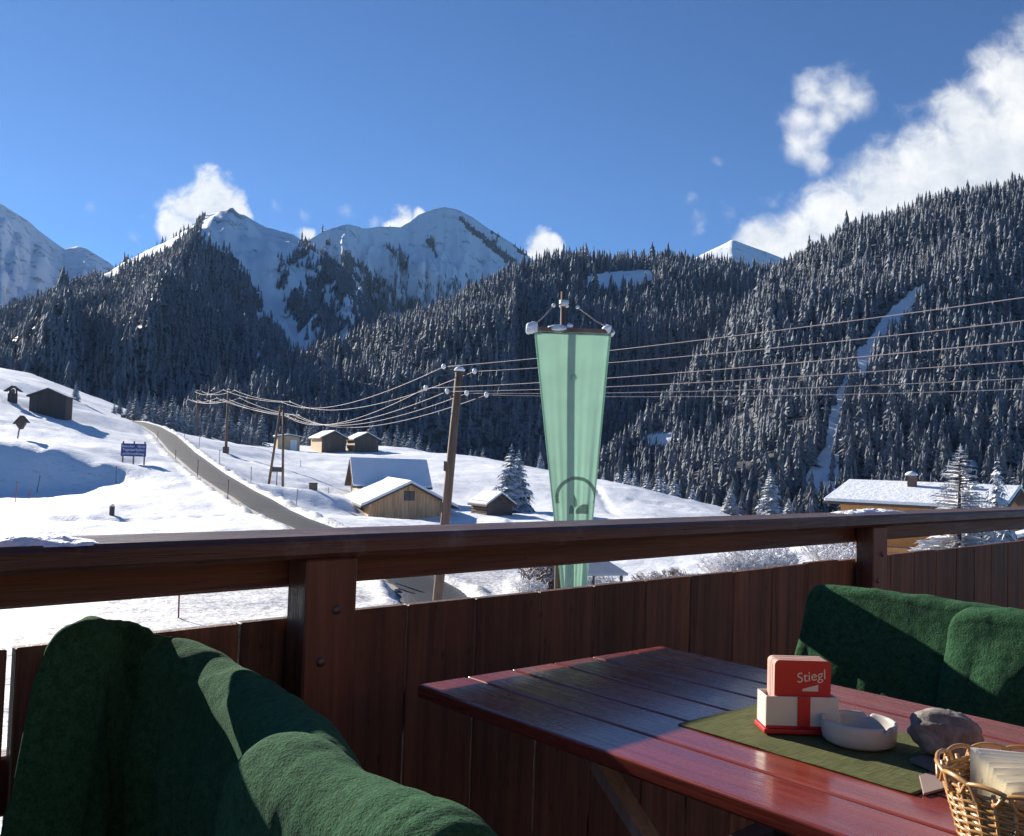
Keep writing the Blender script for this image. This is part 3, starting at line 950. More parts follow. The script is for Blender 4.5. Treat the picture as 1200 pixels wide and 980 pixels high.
def spruce_mesh(name, seed, tiers=22, per=8, droop=0.35, rr=0.19, wid=0.30, gap=0.0, mat='spruce', twigs=True, up=0.0, h0=0.06):
    """unit-height crown: whorls of drooping branch blades with side sprays"""
    r0 = random.Random(seed)
    mb = MB()
    for i in range(tiers):
        t = i / (tiers - 1)
        z = h0 + (0.97 - h0) * t ** 0.92
        L0 = rr * (1 - t) ** 0.8 + 0.012
        n = max(3, int(per * (1 - 0.55 * t)))
        if r0.random() < gap: n = max(2, n // 2)
        ph = r0.random() * 6.28
        for k in range(n):
            a = ph + 2 * PI * (k + r0.uniform(-0.3, 0.3)) / n
            L = L0 * r0.uniform(0.62, 1.18)
            dz = r0.uniform(0.6, 1.2) * droop * L
            ca, sa = math.cos(a), math.sin(a)
            w = L * wid * r0.uniform(0.8, 1.2)
            z0 = z + r0.uniform(-0.012, 0.012)
            def pt(s, side, hang):
                rad_ = L * s
                zz = z0 + up * L * s - dz * s * s + (0.22 * dz if s > 0.85 else 0) - hang
                return (ca * rad_ - sa * side, sa * rad_ + ca * side, zz)
            v = [pt(0.05, 0, 0), pt(0.5, 0, 0), pt(1.0, 0, 0),
                 pt(0.15, w * 0.5, w * 0.35), pt(0.55, w * 0.95, w * 0.55), pt(0.92, w * 0.3, w * 0.2),
                 pt(0.15, -w * 0.5, w * 0.35), pt(0.55, -w * 0.95, w * 0.55), pt(0.92, -w * 0.3, w * 0.2)]
            f = [(0, 1, 4, 3), (1, 2, 5, 4), (0, 6, 7, 1), (1, 7, 8, 2)]
            if twigs:
                for s in (0.35, 0.6, 0.8):
                    for sg in (1, -1):
                        b = len(v)
                        q = w * r0.uniform(0.9, 1.6)
                        v += [pt(s - 0.08, 0, 0), pt(s + 0.08, 0, 0), pt(s + 0.2, sg * q, q * r0.uniform(0.3, 0.9))]
                        f.append((b, b + 1, b + 2))
            mb.add(v, f)
    mb.add([(0.012, 0, 0.94), (-0.006, 0.01, 0.94), (-0.006, -0.01, 0.94), (0, 0, 1.0)], [(0, 1, 3), (1, 2, 3), (2, 0, 3)])
    me = bpy.data.meshes.new(name); me.from_pydata(mb.v, [], mb.f); me.update()
    me.materials.append(M[mat])
    return me


def trunk_mesh(name, r=0.02, top=0.96):
    mb = MB().tube([(0, 0, -0.05), (0, 0, 0.3), (0.003, 0.002, 0.65), (0, 0, top)], [r, r * 0.75, r * 0.45, r * 0.12], 7)
    me = bpy.data.meshes.new(name); me.from_pydata(mb.v, [], mb.f); me.update()
    me.materials.append(M['trunk'])
    return me


TRUNK = trunk_mesh('trunk')
CROWN = {'spruce': [spruce_mesh('crown', s, 22, 8, mat='spruce') for s in range(4)],
         'snowy': [spruce_mesh('crown', 20 + s, 22, 11, 0.42, 0.25, 0.42, 0.0, mat='spruce_snowy') for s in range(3)],
         'larch': [spruce_mesh('crown', 40 + s, 40, 14, 0.22, 0.30, 0.12, 0.05, mat='frost', up=0.20, h0=0.10) for s in range(2)]}
LOW = []
for s_ in range(5):
    gv, gf = forest_tree_geo(15, 6, 70 + s_)
    tv = MB().tube([(0, 0, -0.05), (0, 0, 0.5), (0, 0, 0.97)], [0.05, 0.03, 0.006], 5)
    mb = MB().add([tuple(q) for q in gv], [tuple(q) for q in gf]).add(tv.v, tv.f)
    me = bpy.data.meshes.new('forest_crown'); me.from_pydata(mb.v, [], mb.f); me.update(); me.materials.append(M['forest'])
    LOW.append(me)


def tree(name, kind, loc, h, label, group=None, wscale=1.0, parts=True):
    root = empty(name, loc, random.random() * 6.28)
    tag(root, label, 'tree', group)
    c = link('crown', random.choice(CROWN[kind]), None, root)
    c.scale = (h * wscale, h * wscale, h)
    t = link('trunk', TRUNK, None, root); t.scale = (h, h, h)
    return root


# pull the trees nearest the camera out of the forest: each an object of its own
def split_forest(name, pack, geos, mat, label, cat, n_single, crest, single_label, group):
    pts, hs, ws = pack
    c = (pts - CAM) @ RC
    px = 600 + F * c[:, 0] / -c[:, 2]; py = 490 - F * c[:, 1] / -c[:, 2]
    size = hs / -c[:, 2]
    top = pts + np.c_[np.zeros(len(pts)), np.zeros(len(pts)), hs]
    ct = (top - CAM) @ RC; pyt = 490 - F * ct[:, 1] / -ct[:, 2]
    ok = (px > 5) & (px < 1195) & (pyt < np.interp(px, [q[0] for q in crest], [q[1] for q in crest]) - 14)
    order = np.argsort(-size * ok)[:n_single]
    for i in order:
        me = random.choice(LOW)
        o = link('forest_spruce', me)
        o.location = pts[i] - np.array([0, 0, 0.6]); o.rotation_euler = (0, 0, random.random() * 6.28)
        w = ws[i] * 1.05
        o.scale = (w, w, hs[i] * 1.04)
        tag(o, single_label, 'tree', group)
    keep = np.ones(len(pts), bool); keep[order] = False
    o = scatter_mesh(name, pts[keep], hs[keep], ws[keep], geos, mat)
    tag(o, label, cat, kind='stuff')


if True:
    crestD = [(0, 470), (600, 545), (840, 592), (1200, 600)]
    split_forest('right_hill_forest', pD, GEO_NEAR, M['forest'], 'frosted grey conifer forest covering the tall slope on the right', 'forest', 150, crestD,
                 'frosted spruce low down on the wooded slope at the right', 'spruces at the foot of the right slope')
    split_forest('middle_hill_forest', pC, GEO_NEAR, M['forest'], 'dark conifer forest on the long middle ridge behind the flagpole', 'forest', 70,
                 [(0, 440), (300, 500), (600, 540), (840, 585), (1200, 600)], 'dark spruce low on the middle ridge behind the snow field', 'spruces at the foot of the middle ridge')
    o = scatter_mesh('left_mountain_forest', *pA, GEO_MID, M['forest_far']); tag(o, 'dense dark forest covering the pyramid mountain on the left', 'forest', kind='stuff')
    o = scatter_mesh('peak_tree_line', *pB, GEO_FAR, M['forest_far']); tag(o, 'thin lines of trees on the bare snow peak', 'forest', kind='stuff')
print('trees', len(pD[0]), len(pC[0]), len(pA[0]), len(pB[0]))

# ------------------------------------------------------------------ valley trees
def place_tree(px, py_base, py_top, D, kind, label, group=None, name='spruce_tree', w=1.0):
    g = ground_at(px, py_base, D)
    zt = P(px, py_top, D)[2]
    h = max(2.0, zt - g[2])
    return tree(name, kind, g - Vector((0, 0, 0.15)), h, label, group, w)


r1 = random.Random(5)
GL1 = 'spruces in the clump left of the road'
for i in range(20):
    px = 132 + i * 5.0 + r1.uniform(-4, 4)
    place_tree(px, 497 + max(0, (px - 150) * 0.17), 462 + r1.uniform(-7, 12) + max(0, (px - 190) * 0.1), r1.uniform(176, 205), 'spruce', 'frosted spruce in the dense clump at the far end of the road', 'spruces in the clump at the far end of the road', w=1.15)
for i in range(20):
    px = 224 + i * 4.2 + r1.uniform(-4, 4)
    place_tree(px, 512 + (px - 224) * 0.14, 474 + r1.uniform(-7, 14) + (px - 224) * 0.12, r1.uniform(192, 215), 'spruce', 'frosted spruce in the row behind the roadside utility poles', 'spruces in the row behind the utility poles', w=1.15)
for i in range(22):
    px = 340 + i * 7.2 + r1.uniform(-4, 4)
    place_tree(px, 524 + (px - 340) * 0.03, 488 + r1.uniform(-9, 14) + (px - 340) * 0.06, r1.uniform(212, 235), 'spruce', 'frosted spruce in the row behind the twin barns', 'spruces in the row behind the twin barns', w=1.1)
for i in range(13):
    px = 500 + i * 8.5 + r1.uniform(-4, 4)
    place_tree(px, 538 + (px - 500) * 0.10, 521 + r1.uniform(-10, 10) + (px - 500) * 0.15, 222 + r1.uniform(0, 15), 'spruce', 'frosted spruce on the field crest behind the leaning utility pole', 'spruces on the field crest behind the pole', w=1.1)
for i, (px, yt) in enumerate(((724, 546), (735, 543), (743, 550), (757, 552), (771, 548), (778, 555), (790, 553), (706, 552), (812, 566), (632, 528), (645, 540))):
    place_tree(px, 588, yt, 185 + r1.uniform(0, 14), 'snowy', 'snowy spruce peeping over the field crest right of the banner', 'spruces over the crest right of the banner', w=0.95)
place_tree(88, 476, 445, 156, 'snowy', 'lone snowy spruce right of the brown hillside hut', w=0.9)
place_tree(597, 603, 517, 98, 'snowy', 'tall snow covered spruce behind the small log hut, left top', w=1.15)
place_tree(606, 603, 524, 99, 'snowy', 'second spruce growing tight against the tall one by the log hut', w=1.1)
place_tree(855, 612, 567, 118, 'snowy', 'squat snow loaded spruce above the rail, left of a taller one', w=1.3)
place_tree(902, 615, 547, 112, 'snowy', 'snow loaded spruce with pointed top left of the chalet roof', w=1.15)
place_tree(924, 615, 582, 116, 'snowy', 'little snowy spruce tucked beside the pointed one', w=1.3)
place_tree(1124, 655, 515, 46, 'larch', 'frosted bare larch rising in front of the chalet roof', name='larch_tree', w=1.0)
place_tree(1168, 655, 527, 50, 'snowy', 'slim snow dusted spruce at the right end of the chalet', w=0.7)
place_tree(1188, 640, 545, 66, 'spruce', 'dark spruce behind the slim one at the far right', w=0.9)
place_tree(1150, 655, 575, 48, 'larch', 'low frosted larch between the larch and the slim spruce', name='larch_tree', w=1.0)


# frosted shrubs
def shrub(loc, h, r, n, seed, mat, label, group=None):
    r0 = random.Random(seed); mb = MB()
    for i in range(n):
        a = r0.random() * 6.28; q = r * r0.random() ** 0.6
        p0 = Vector((math.cos(a) * q * 0.35, math.sin(a) * q * 0.35, -0.1))
        p2 = Vector((math.cos(a) * q, math.sin(a) * q, h * r0.uniform(0.55, 1.0) * (1 - 0.35 * q / r)))
        p1 = (p0 + p2) / 2 + Vector((r0.uniform(-.1, .1), r0.uniform(-.1, .1), 0.15)) * h * 0.3
        w = 0.018 * h
        mb.tube([p0, p1, p2], [w * 1.2, w, w * 0.5], 3, False)
        for k in range(6):
            s = r0.uniform(0.35, 1.0)
            b = p1.lerp(p2, s) if s > 0.5 else p0.lerp(p1, s * 2)
            e = b + Vector((r0.uniform(-1, 1), r0.uniform(-1, 1), r0.uniform(0.1, 1.0))) * h * 0.22
            mb.tube([b, (b + e) / 2 + Vector((0, 0, 0.02)), e], [w * 0.7, w * 0.75, w * 0.5], 3, False)
    me = bpy.data.meshes.new('shrub'); me.from_pydata(mb.v, [], mb.f); me.update()
    o = link('shrub', me, mat); o.location = loc
    return tag(o, label, 'shrub', group)


for i, (px, py, D, h, r, mt, lb, gp) in enumerate((
        (640, 690, 42, 1.9, 1.3, 'frost_brown', 'brown twiggy bush with frost just left of the banner foot', None),
        (622, 694, 40, 1.0, 0.8, 'frost', 'low white frosted bush at the road side left of the banner foot', None),
        (700, 684, 41, 1.4, 1.2, 'frost', 'frosted bush beside the grey roof corner right of the banner foot', None),
        (762, 672, 47, 0.8, 1.2, 'frost_brown', 'thin brown twigs sticking out of the snow between banner and post', 'thin twigs in the snow below the rail'),
        (790, 668, 48, 0.9, 1.3, 'frost_brown', 'thin brown twigs sticking out of the snow between banner and post', 'thin twigs in the snow below the rail'),
        (820, 668, 47, 0.8, 1.3, 'frost_brown', 'thin brown twigs sticking out of the snow between banner and post', 'thin twigs in the snow below the rail'),
        (850, 664, 50, 1.4, 1.6, 'frost', 'white frosted shrub seen in the gap below the rail left of the right post', 'frosted shrubs left of the right post'),
        (880, 660, 50, 1.8, 1.7, 'frost', 'white frosted shrub seen in the gap below the rail left of the right post', 'frosted shrubs left of the right post'),
        (908, 658, 51, 1.7, 1.6, 'frost', 'white frosted shrub seen in the gap below the rail left of the right post', 'frosted shrubs left of the right post'),
        (975, 652, 52, 1.9, 1.7, 'frost', 'white frosted shrub seen in the gap below the rail left of the right post', 'frosted shrubs left of the right post'),
        (995, 650, 50, 1.8, 1.7, 'frost', 'white frosted shrub seen in the gap below the rail left of the right post', 'frosted shrubs left of the right post'),
        (1095, 650, 46, 1.9, 1.6, 'frost', 'white frosted shrub seen below the rail right of the right post', 'frosted shrubs right of the right post'),
        (1118, 650, 45, 2.0, 1.6, 'frost', 'white frosted shrub seen below the rail right of the right post', 'frosted shrubs right of the right post'),
        (1145, 648, 46, 1.9, 1.6, 'frost', 'white frosted shrub seen below the rail right of the right post', 'frosted shrubs right of the right post'))):
    g = ground_at(px, py, D)
    shrub(g, h, r, 85, 100 + i, M[mt], lb, gp)


# ------------------------------------------------------------------ buildings
def gable_building(name, loc, rz, Wd, L, hw, hr, ov, wallm, label, cat='barn', snow=0.28, side_mat=None, group=None, roofm='roofwood', front_only_snow=None):
    """local x across the gable, y along the ridge (front gable at y=0), z up"""
    root = empty(name, loc, rz); tag(root, label, cat, group)
    w = Wd / 2
    v = [(-w, 0, -1.2), (w, 0, -1.2), (w, 0, hw), (0, 0, hw + hr), (-w, 0, hw), (-w, L, -1.2), (w, L, -1.2), (w, L, hw), (0, L, hw + hr), (-w, L, hw)]
    mb = MB().add(v, [(0, 1, 2, 3, 4), (9, 8, 7, 6, 5), (1, 6, 7, 2), (5, 0, 4, 9)])
    mb.build('wall', M[wallm], root)
    sl_ = hr / w
    we = w + ov
    th = 0.14
    def roof(th0, th1, e, nm, mat):
        ze = hw + hr - sl_ * e
        top = hw + hr
        prof = [(-e, ze + th0), (0, top + th0), (e, ze + th0), (e, ze + th1), (0, top + th1), (-e, ze + th1)]
        k = 0.05 if nm == 'roof_snow' else 0
        vv = [(x, -ov + k, z) for x, z in prof] + [(x, L + ov - k, z) for x, z in prof]
        n = 6
        f = [(0, 1, 4, 5), (1, 2, 3, 4), (11, 10, 7, 6), (10, 9, 8, 7)]
        f += [(i, (i + 1) % n, (i + 1) % n + n, i + n) for i in range(n)]
        return MB().add(vv, f).build(nm, mat, root)
    roof(0.01, 0.01 + th, we, 'roof', M[roofm])
    if snow:
        s = roof(0.015 + th, 0.015 + th + snow, we - 0.04, 'roof_snow', M['snow'])
        bev(s, snow * 0.35, 3)
    return root


def part_box(root, name, mat, x0, x1, y0, y1, z0, z1):
    return MB().box(x0, x1, y0, y1, z0, z1).build(name, mat, root)


def yaw_of(v):  # yaw that turns local +y onto v
    return math.atan2(-v[0], v[1])


# sunlit barn in front
g = ground_at(478, 612, 88)
eave = P(421.5, 586.6, 87); back = P(400, 578, 102.8)
yb1 = yaw_of(back - eave)
apex = P(481, 562.5, 88.3)
zb = g[2]
b1 = gable_building('wooden_barn', Vector((apex[0], apex[1], zb)), yb1, 7.7, 14.5, float(apex[2]) - zb - 1.9 - 0.45, 1.9, 0.75, 'barn', 'light brown wooden barn with snowy gable roof behind the leaning pole')
wnd = part_box(b1, 'window', M['roofwood'], -0.55, 0.45, -0.04, 0.02, float(apex[2]) - zb - 1.95, float(apex[2]) - zb - 1.05)
for dx in (-0.50, 0.0):
    for dz in (0, 0.42):
        part_box(wnd, 'pane', M['glass'], dx + 0.01, dx + 0.40, -0.06, -0.045, float(apex[2]) - zb - 1.90 + dz, float(apex[2]) - zb - 1.53 + dz)
# grey roofed barn behind it
ap = P(409, 535.5, 105); re = P(498, 538.5, 108)
fe = P(416, 564.5, 101)
ridge_dir = np.array([0.955, 0.296]); yb2 = yaw_of(np.array([-ridge_dir[0], -ridge_dir[1]]))
g = ground_at(455, 592, 106)
pR = ap[:2] + ridge_dir * 8.3
b2 = gable_building('grey_roofed_barn', Vector((pR[0], pR[1], g[2])), yb2, 5.6, 7.6, float(ap[2]) - g[2] - 2.45 - 0.35, 2.45, 0.65, 'barn_tan', 'barn with broad shaded snow roof directly behind the light brown barn', snow=0.2)
# twin barns far off
for i, (px, D, L, lab) in enumerate(((391, 190, 9.0, 'left twin barn with tan side wall and dark gable under the wires'), (429.5, 192, 6.0, 'right twin barn with dark gable beside the trees under the wires'))):
    g = ground_at(px + 0, 531, D)
    zt = P(px, 504.5 + i * 2, D)[2]
    yw = math.radians(26)
    b = gable_building('twin_barn', g, yw, 5.0, L, float(zt) - g[2] - 1.25 - 0.3, 1.25, 0.5, 'barn_old', lab, snow=0.22, group='twin barns under the wires')
    MB().add([(-2.52, 0.02, -1), (-2.52, L - 0.02, -1), (-2.52, L - 0.02, float(zt) - g[2] - 1.6), (-2.52, 0.02, float(zt) - g[2] - 1.6)], [(0, 1, 2, 3)]).build('side_wall', M['barn_tan'], b)
g = ground_at(338, 531, 186)
b = gable_building('lean_shed', g, math.radians(26), 4.4, 3.0, 2.7, 0.35, 0.35, 'barn_tan', 'low tan annex shed at the left end of the twin barns', cat='shed', snow=0.2)
part_box(b, 'door', M['white_paint'], 0.3, 1.6, -0.06, 0.01, -0.2, 2.2)
# small log hut by the big spruce
g = ground_at(586, 604, 92)
zt = P(585.5, 577, 92)[2]
b = gable_building('log_hut', g, math.radians(33), 2.9, 3.0, float(zt) - g[2] - 0.95 - 0.25, 0.95, 0.35, 'logs', 'small dark log hut with snowy roof in front of the tall spruce', cat='hut', snow=0.2)
for k in range(6):
    MB().beam((-1.47, 0.0, 0.15 + k * 0.24), (-1.47, 3.0, 0.15 + k * 0.24), 0.16, 0.17).build('log', M['logs'], b)
part_box(b, 'gable_board', M['hut'], -1.3, 1.3, -0.05, -0.01, float(zt) - g[2] - 1.1, float(zt) - g[2] - 0.98)
part_box(b, 'hatch', M['black_paint'], -0.25, 0.15, -0.05, -0.01, float(zt) - g[2] - 0.85, float(zt) - g[2] - 0.55)
# hut on the left hillside
g = ground_at(55, 487, 124)
zt = P(54, 455, 124)[2]
b = gable_building('hillside_hut', g, math.radians(12), 4.5, 3.6, float(zt) - g[2] - 0.95 - 0.15, 0.95, 0.35, 'hut', 'dark brown board hut standing alone on the sunny snow slope', cat='hut', snow=0.1)
part_box(b, 'door', M['roofwood'], -0.8, 0.5, -0.04, 0.01, -0.6, 1.7)
# chalet at the right
E0 = P(980, 579, 62); R0 = P(1009, 557, 66)
perp = (R0 - E0)[:2]; halfw = np.linalg.norm(perp); perp /= halfw
axis = np.array([perp[1], -perp[0]])           # ridge runs right and nearer
g = ground_at(1080, 650, 60); gz = min(g[2], -5.0)
yaw = yaw_of(-axis)                              # front gable (local y=0) at the right-hand end
Lc = 9.2
pr = R0[:2] + axis * Lc
hr_c = float(R0[2] - E0[2]); hw_c = float(R0[2]) - gz - hr_c - 0.45
ch = gable_building('chalet', Vector((pr[0], pr[1], gz)), yaw, 2 * (halfw - 0.9), Lc, hw_c, hr_c * (halfw - 0.9) / halfw, 0.9, 'chalet', 'orange brown timber chalet with long snowy roof and two chimneys', cat='house', snow=0.22)
w_ = halfw - 0.9
for yy_, hh in ((5.2, 0.75), (2.1, 0.6)):
    c_ = MB().box(-1.42, -0.95, yy_, yy_ + 0.5, hw_c + hr_c * 0.4, hw_c + hr_c * 0.85 + hh).build('chimney', M['chimney'], ch)
    cs = MB().lathe([(0.001, 0.28), (0.2, 0.24), (0.38, 0.12), (0.42, 0.0), (0.001, 0.0)], 12, (-1.2, yy_ + 0.3, hw_c + hr_c * 0.85 + hh)).build('chimney_snow', M['snow'], c_, True)
    if hh < 0.7: bpy.data.objects.remove(cs)
for yy_ in (0.9, 3.4, 6.3):
    wn = part_box(ch, 'window', M['white_paint'], -w_ - 0.05, -w_ + 0.02, yy_, yy_ + 1.1, hw_c - 1.75, hw_c - 0.6)
    part_box(wn, 'pane', M['glass'], -w_ - 0.07, -w_ - 0.052, yy_ + 0.1, yy_ + 1.0, hw_c - 1.65, hw_c - 0.7)
bal = part_box(ch, 'balcony', M['chalet'], -w_ - 1.3, -w_ - 1.22, 0.4, 9.1, hw_c - 3.75, hw_c - 2.75)
part_box(bal, 'balcony_floor', M['roofwood'], -w_ - 1.22, -w_, 0.4, 9.1, hw_c - 3.9, hw_c - 3.78)
part_box(bal, 'handrail', M['roofwood'], -w_ - 1.36, -w_ - 1.16, 0.4, 9.1, hw_c - 2.74, hw_c - 2.66)
# second timber wall at the far right edge
g = ground_at(1205, 640, 52)
b = gable_building('timber_shed', g, math.radians(-30), 3.6, 4.0, 1.1, 0.6, 0.3, 'chalet', 'orange timber shed with snow cap at the right edge below the rail', cat='shed', snow=0.3)
# low grey roof corner right of the banner
g = ground_at(716, 690, 40)
pz = P(735, 672, 38)
mb = MB(); root = empty('roof_shelter', Vector((pz[0] - 1.1, pz[1] + 0.3, g[2])), math.radians(20)); tag(root, 'low shelter with blue shaded flat roof right of the banner foot', 'shelter')
hz = float(pz[2]) - g[2]
MB().add([(-1.5, -0.6, hz - 0.1), (1.0, -0.6, hz - 0.1), (0.55, 1.6, hz + 0.5), (-1.5, 1.6, hz + 0.5), (-1.5, -0.6, hz), (1.0, -0.6, hz), (0.55, 1.6, hz + 0.6), (-1.5, 1.6, hz + 0.6)],
         [(0, 1, 2, 3), (4, 5, 6, 7), (0, 1, 5, 4), (1, 2, 6, 5), (2, 3, 7, 6), (3, 0, 4, 7)]).build('roof', M['shed_roof'], root)
for x, y in ((-1.3, -0.4), (0.8, -0.4), (-1.3, 1.4), (0.4, 1.4)):
    MB().box(x - 0.05, x + 0.05, y - 0.05, y + 0.05, -0.5, hz + (y + 0.6) / 2.2 * 0.6 - 0.12).build('post', M['dark'], root)

# wayside shrines
g = ground_at(15, 469, 126); D = 126
h = float(P(15, 452.5, D)[2]) - g[2]
root = empty('wayside_shrine', g, 0.0); tag(root, 'small open wayside shrine with pitched roof left of the hillside hut', 'shrine')
for sg in (-1, 1):
    MB().beam((0, 0, h), (sg * 1.1, 0, h - 0.75), 0.9, 0.1).build('roof_board', M['hut'], root)
MB().box(-0.6, 0.5, -0.3, 0.3, -0.3, h * 0.55, 0.05).build('body', M['hut'], root)
for sg in (-1, 1): MB().box(sg * 0.45 - 0.08, sg * 0.45 + 0.08, -0.1, 0.1, h * 0.55, h - 0.35).build('post', M['hut'], root)
MB().lathe([(0.001, 0), (0.25, 0.02), (0.28, 0.3), (0.15, 0.55), (0.001, 0.6)], 10, (-0.05, 0, h * 0.55)).build('figure', M['barn_old'], root, True)
g = ground_at(20, 514, 95); D = 95
top = P(26, 488, D); h = float(top[2]) - g[2]
root = empty('roadside_crucifix', g, 0.0); tag(root, 'leaning post with small pointed roof box on the slope below the shrine', 'shrine')
lean = 0.16
MB().tube([(0, 0, -0.4), (h * lean * 0.6, 0, h * 0.62)], 0.07, 6).build('post', M['hut'], root)
cx = h * lean
MB().add([(cx - 0.55, -0.2, h * 0.68), (cx - 0.12, -0.2, h * 0.42), (cx + 0.12, -0.2, h * 0.44), (cx + 0.5, -0.2, h * 0.78), (cx + 0.02, -0.2, h),
          (cx - 0.55, 0.2, h * 0.68), (cx - 0.12, 0.2, h * 0.42), (cx + 0.12, 0.2, h * 0.44), (cx + 0.5, 0.2, h * 0.78), (cx + 0.02, 0.2, h)],
         [(0, 1, 2, 3, 4), (9, 8, 7, 6, 5), (0, 5, 6, 1), (1, 6, 7, 2), (2, 7, 8, 3), (3, 8, 9, 4), (4, 9, 5, 0)]).build('box', M['hut'], root)
for a, b_ in (((cx - 0.72, 0, h * 0.66), (cx + 0.02, 0, h + 0.06)), ((cx + 0.02, 0, h + 0.06), (cx + 0.68, 0, h * 0.72))):
    MB().beam(a, b_, 0.7, 0.07).build('roof_board', M['barn_old'], root)

# blue sign
D = 93
tl = P(142.5, 519.5, D); tr = P(171.5, 520, D); bl = P(142, 534.5, D)
wS = tr[0] - tl[0]; hS = tl[2] - bl[2]
g = ground_at(156, 548, D)
root = empty('parking_sign', Vector(((tl[0] + tr[0]) / 2, D, g[2])), math.radians(3)); tag(root, 'blue lettered board on three wooden posts beside the road', 'sign')
zc_ = float((tl[2] + bl[2]) / 2) - g[2]
brd = bev(MB().box(-wS / 2, wS / 2, -0.03, 0.03, zc_ - hS / 2, zc_ + hS / 2).build('board', M['blue_sign'], root), 0.02)
for x in (-wS / 2 + 0.18, 0, wS / 2 - 0.18):
    MB().box(x - 0.06, x + 0.06, 0.032, 0.14, -0.9, zc_ + hS / 2 + 0.22).build('post', M['barn_old'], root)
for txt, dz, sz in (('Besucher   Gäste', 0.36, 0.33), ('Tagesparkplatz', 0.02, 0.36), ('gebührenpflichtig', -0.36, 0.30)):
    mt = mesh_from_text(txt, sz, extrude=0.004)
    o = link('lettering', mt, M['white_paint'], brd)
    o.rotation_euler = (PI / 2, 0, 0); o.location = (0, -0.036, zc_ + dz * hS / 1.25)

# crate, snow poles, delineators
g = ground_at(367, 573, 95)
root = empty('field_crate', g, 0.2); tag(root, 'small brown wooden box standing in the snow right of the A-shaped pole', 'crate')
MB().box(-0.42, 0.42, -0.3, 0.3, -0.2, 0.68, 0.03).build('body', M['barn_old'], root)
MB().box(-0.47, 0.47, -0.35, 0.35, 0.685, 0.74).build('lid', M['roofwood'], root)


def stick(base, topp, D, mat, label, group=None, r=0.035, name='snow_pole'):
    b = P(base[0], base[1], D); t = P(topp[0], topp[1], D)
    g = tz(b[0], b[1])
    h = max(0.8, t[2] - b[2]); dx = t[0] - b[0]
    root = empty(name, Vector((b[0], b[1], g)))
    tag(root, label, 'snow pole', group)
    MB().tube([(-dx * 0.2, 0, -0.2), (dx, 0, h)], r, 6).build('stick', M[mat], root)
    MB().tube([(dx * 0.98, 0, h * 0.93), (dx * 1.02, 0, h * 1.03)], r * 1.35, 6).build('tip', M['grey_stick' if mat == 'red_stick' else 'red_stick'], root)
    return root


gl, gr, gk = 'snow poles on the left of the road', 'snow poles on the right of the road', 'snow poles on the levelled lot'
for (b_, t_, D, m_, lb, gp) in (
        ((44, 566), (47.5, 547), 82, 'grey_stick', 'dark leaning snow pole in the shaded bank at far left', gk),
        ((18, 590), (20, 566), 75, 'red_stick', 'reddish snow pole at the left edge of the levelled lot, lower one', gk),
        ((34, 584), (36, 572), 78, 'red_stick', 'short reddish snow pole leaning at the left end of the lot', gk),
        ((136, 563), (136.5, 543), 84, 'grey_stick', 'snow pole in the shaded bank below the blue sign', gk),
        ((266.5, 592), (267.5, 569), 72, 'red_stick', 'snow pole nearest the rail on the left road edge', gl),
        ((231, 565), (232, 546), 87, 'red_stick', 'second snow pole from the rail on the left road edge', gl),
        ((205.5, 541), (206, 530), 104, 'red_stick', 'third snow pole from the rail on the left road edge', gl),
        ((184.5, 520), (185, 510), 128, 'red_stick', 'farthest snow pole on the left road edge', gl),
        ((347, 594), (349, 571), 80, 'grey_stick', 'dark snow pole nearest the rail on the right road edge', gr),
        ((294, 566), (294.5, 549), 90, 'grey_stick', 'second snow pole from the rail on the right road edge', gr),
        ((257, 546), (257.5, 531), 107, 'grey_stick', 'snow pole on the right road edge below the far utility pole', gr),
        ((233, 529), (234, 515), 124, 'grey_stick', 'fourth snow pole from the rail on the right road edge', gr),
        ((216, 517), (216.5, 507), 140, 'grey_stick', 'farthest snow pole on the right road edge', gr),
        ((352, 549), (352.3, 541), 130, 'grey_stick', 'tiny snow pole standing out in the field below the twin barns', None),
        ((385, 577), (385.4, 569), 98, 'grey_stick', 'tiny snow pole between the wooden box and the light barn', None)):
    stick(b_, t_, D, m_, lb, gp)
stick((208, 745), (210, 690), 34, 'red_stick', 'orange red marker pole seen through the gap below the rail', r=0.032, name='marker_pole')
root = empty('post_stump', ground_at(131, 604, 66)); tag(root, 'short grey post stump in the middle of the levelled lot', 'post')
MB().box(-0.14, 0.14, -0.14, 0.14, -0.2, 0.62, 0.02).build('post', M['hut'], root)
MB().lathe([(0.001, 0.16), (0.12, 0.12), (0.19, 0.0), (0.001, 0.0)], 8, (0, 0, 0.625)).build('snow_cap', M['snow'], root, True)
root = empty('post_stump', ground_at(144, 496, 163)); tag(root, 'short square post at the hill crest where the road vanishes', 'post')
MB().box(-0.3, 0.3, -0.3, 0.3, -0.3, 0.95, 0.02).build('post', M['hut'], root)
MB().lathe([(0.001, 0.2), (0.25, 0.16), (0.36, 0.0), (0.001, 0.0)], 8, (0, 0, 0.955)).build('snow_cap', M['snow'], root, True)
for i, (px, D) in enumerate(((437, 45.5), (463.5, 45))):
    g = ground_at(px, 698, D)
    root = empty('delineator_post', g)
    tag(root, ('slim grey roadside post just right of the left railing post', 'white roadside post with black band left of the dark road')[i], 'road post')
    MB().box(-0.06, 0.06, -0.04, 0.04, -0.2, 0.78, 0.01).build('post', M['white_paint'] if i else M['leg'], root)
    MB().box(-0.066, 0.066, -0.046, 0.046, 0.58, 0.76, 0.01).build('band', M['black_paint'] if i else M['white_paint'], root)
root = empty('field_board', ground_at(324, 566, 97)); tag(root, 'little dark board fixed between the legs of the A-shaped pole', 'sign')
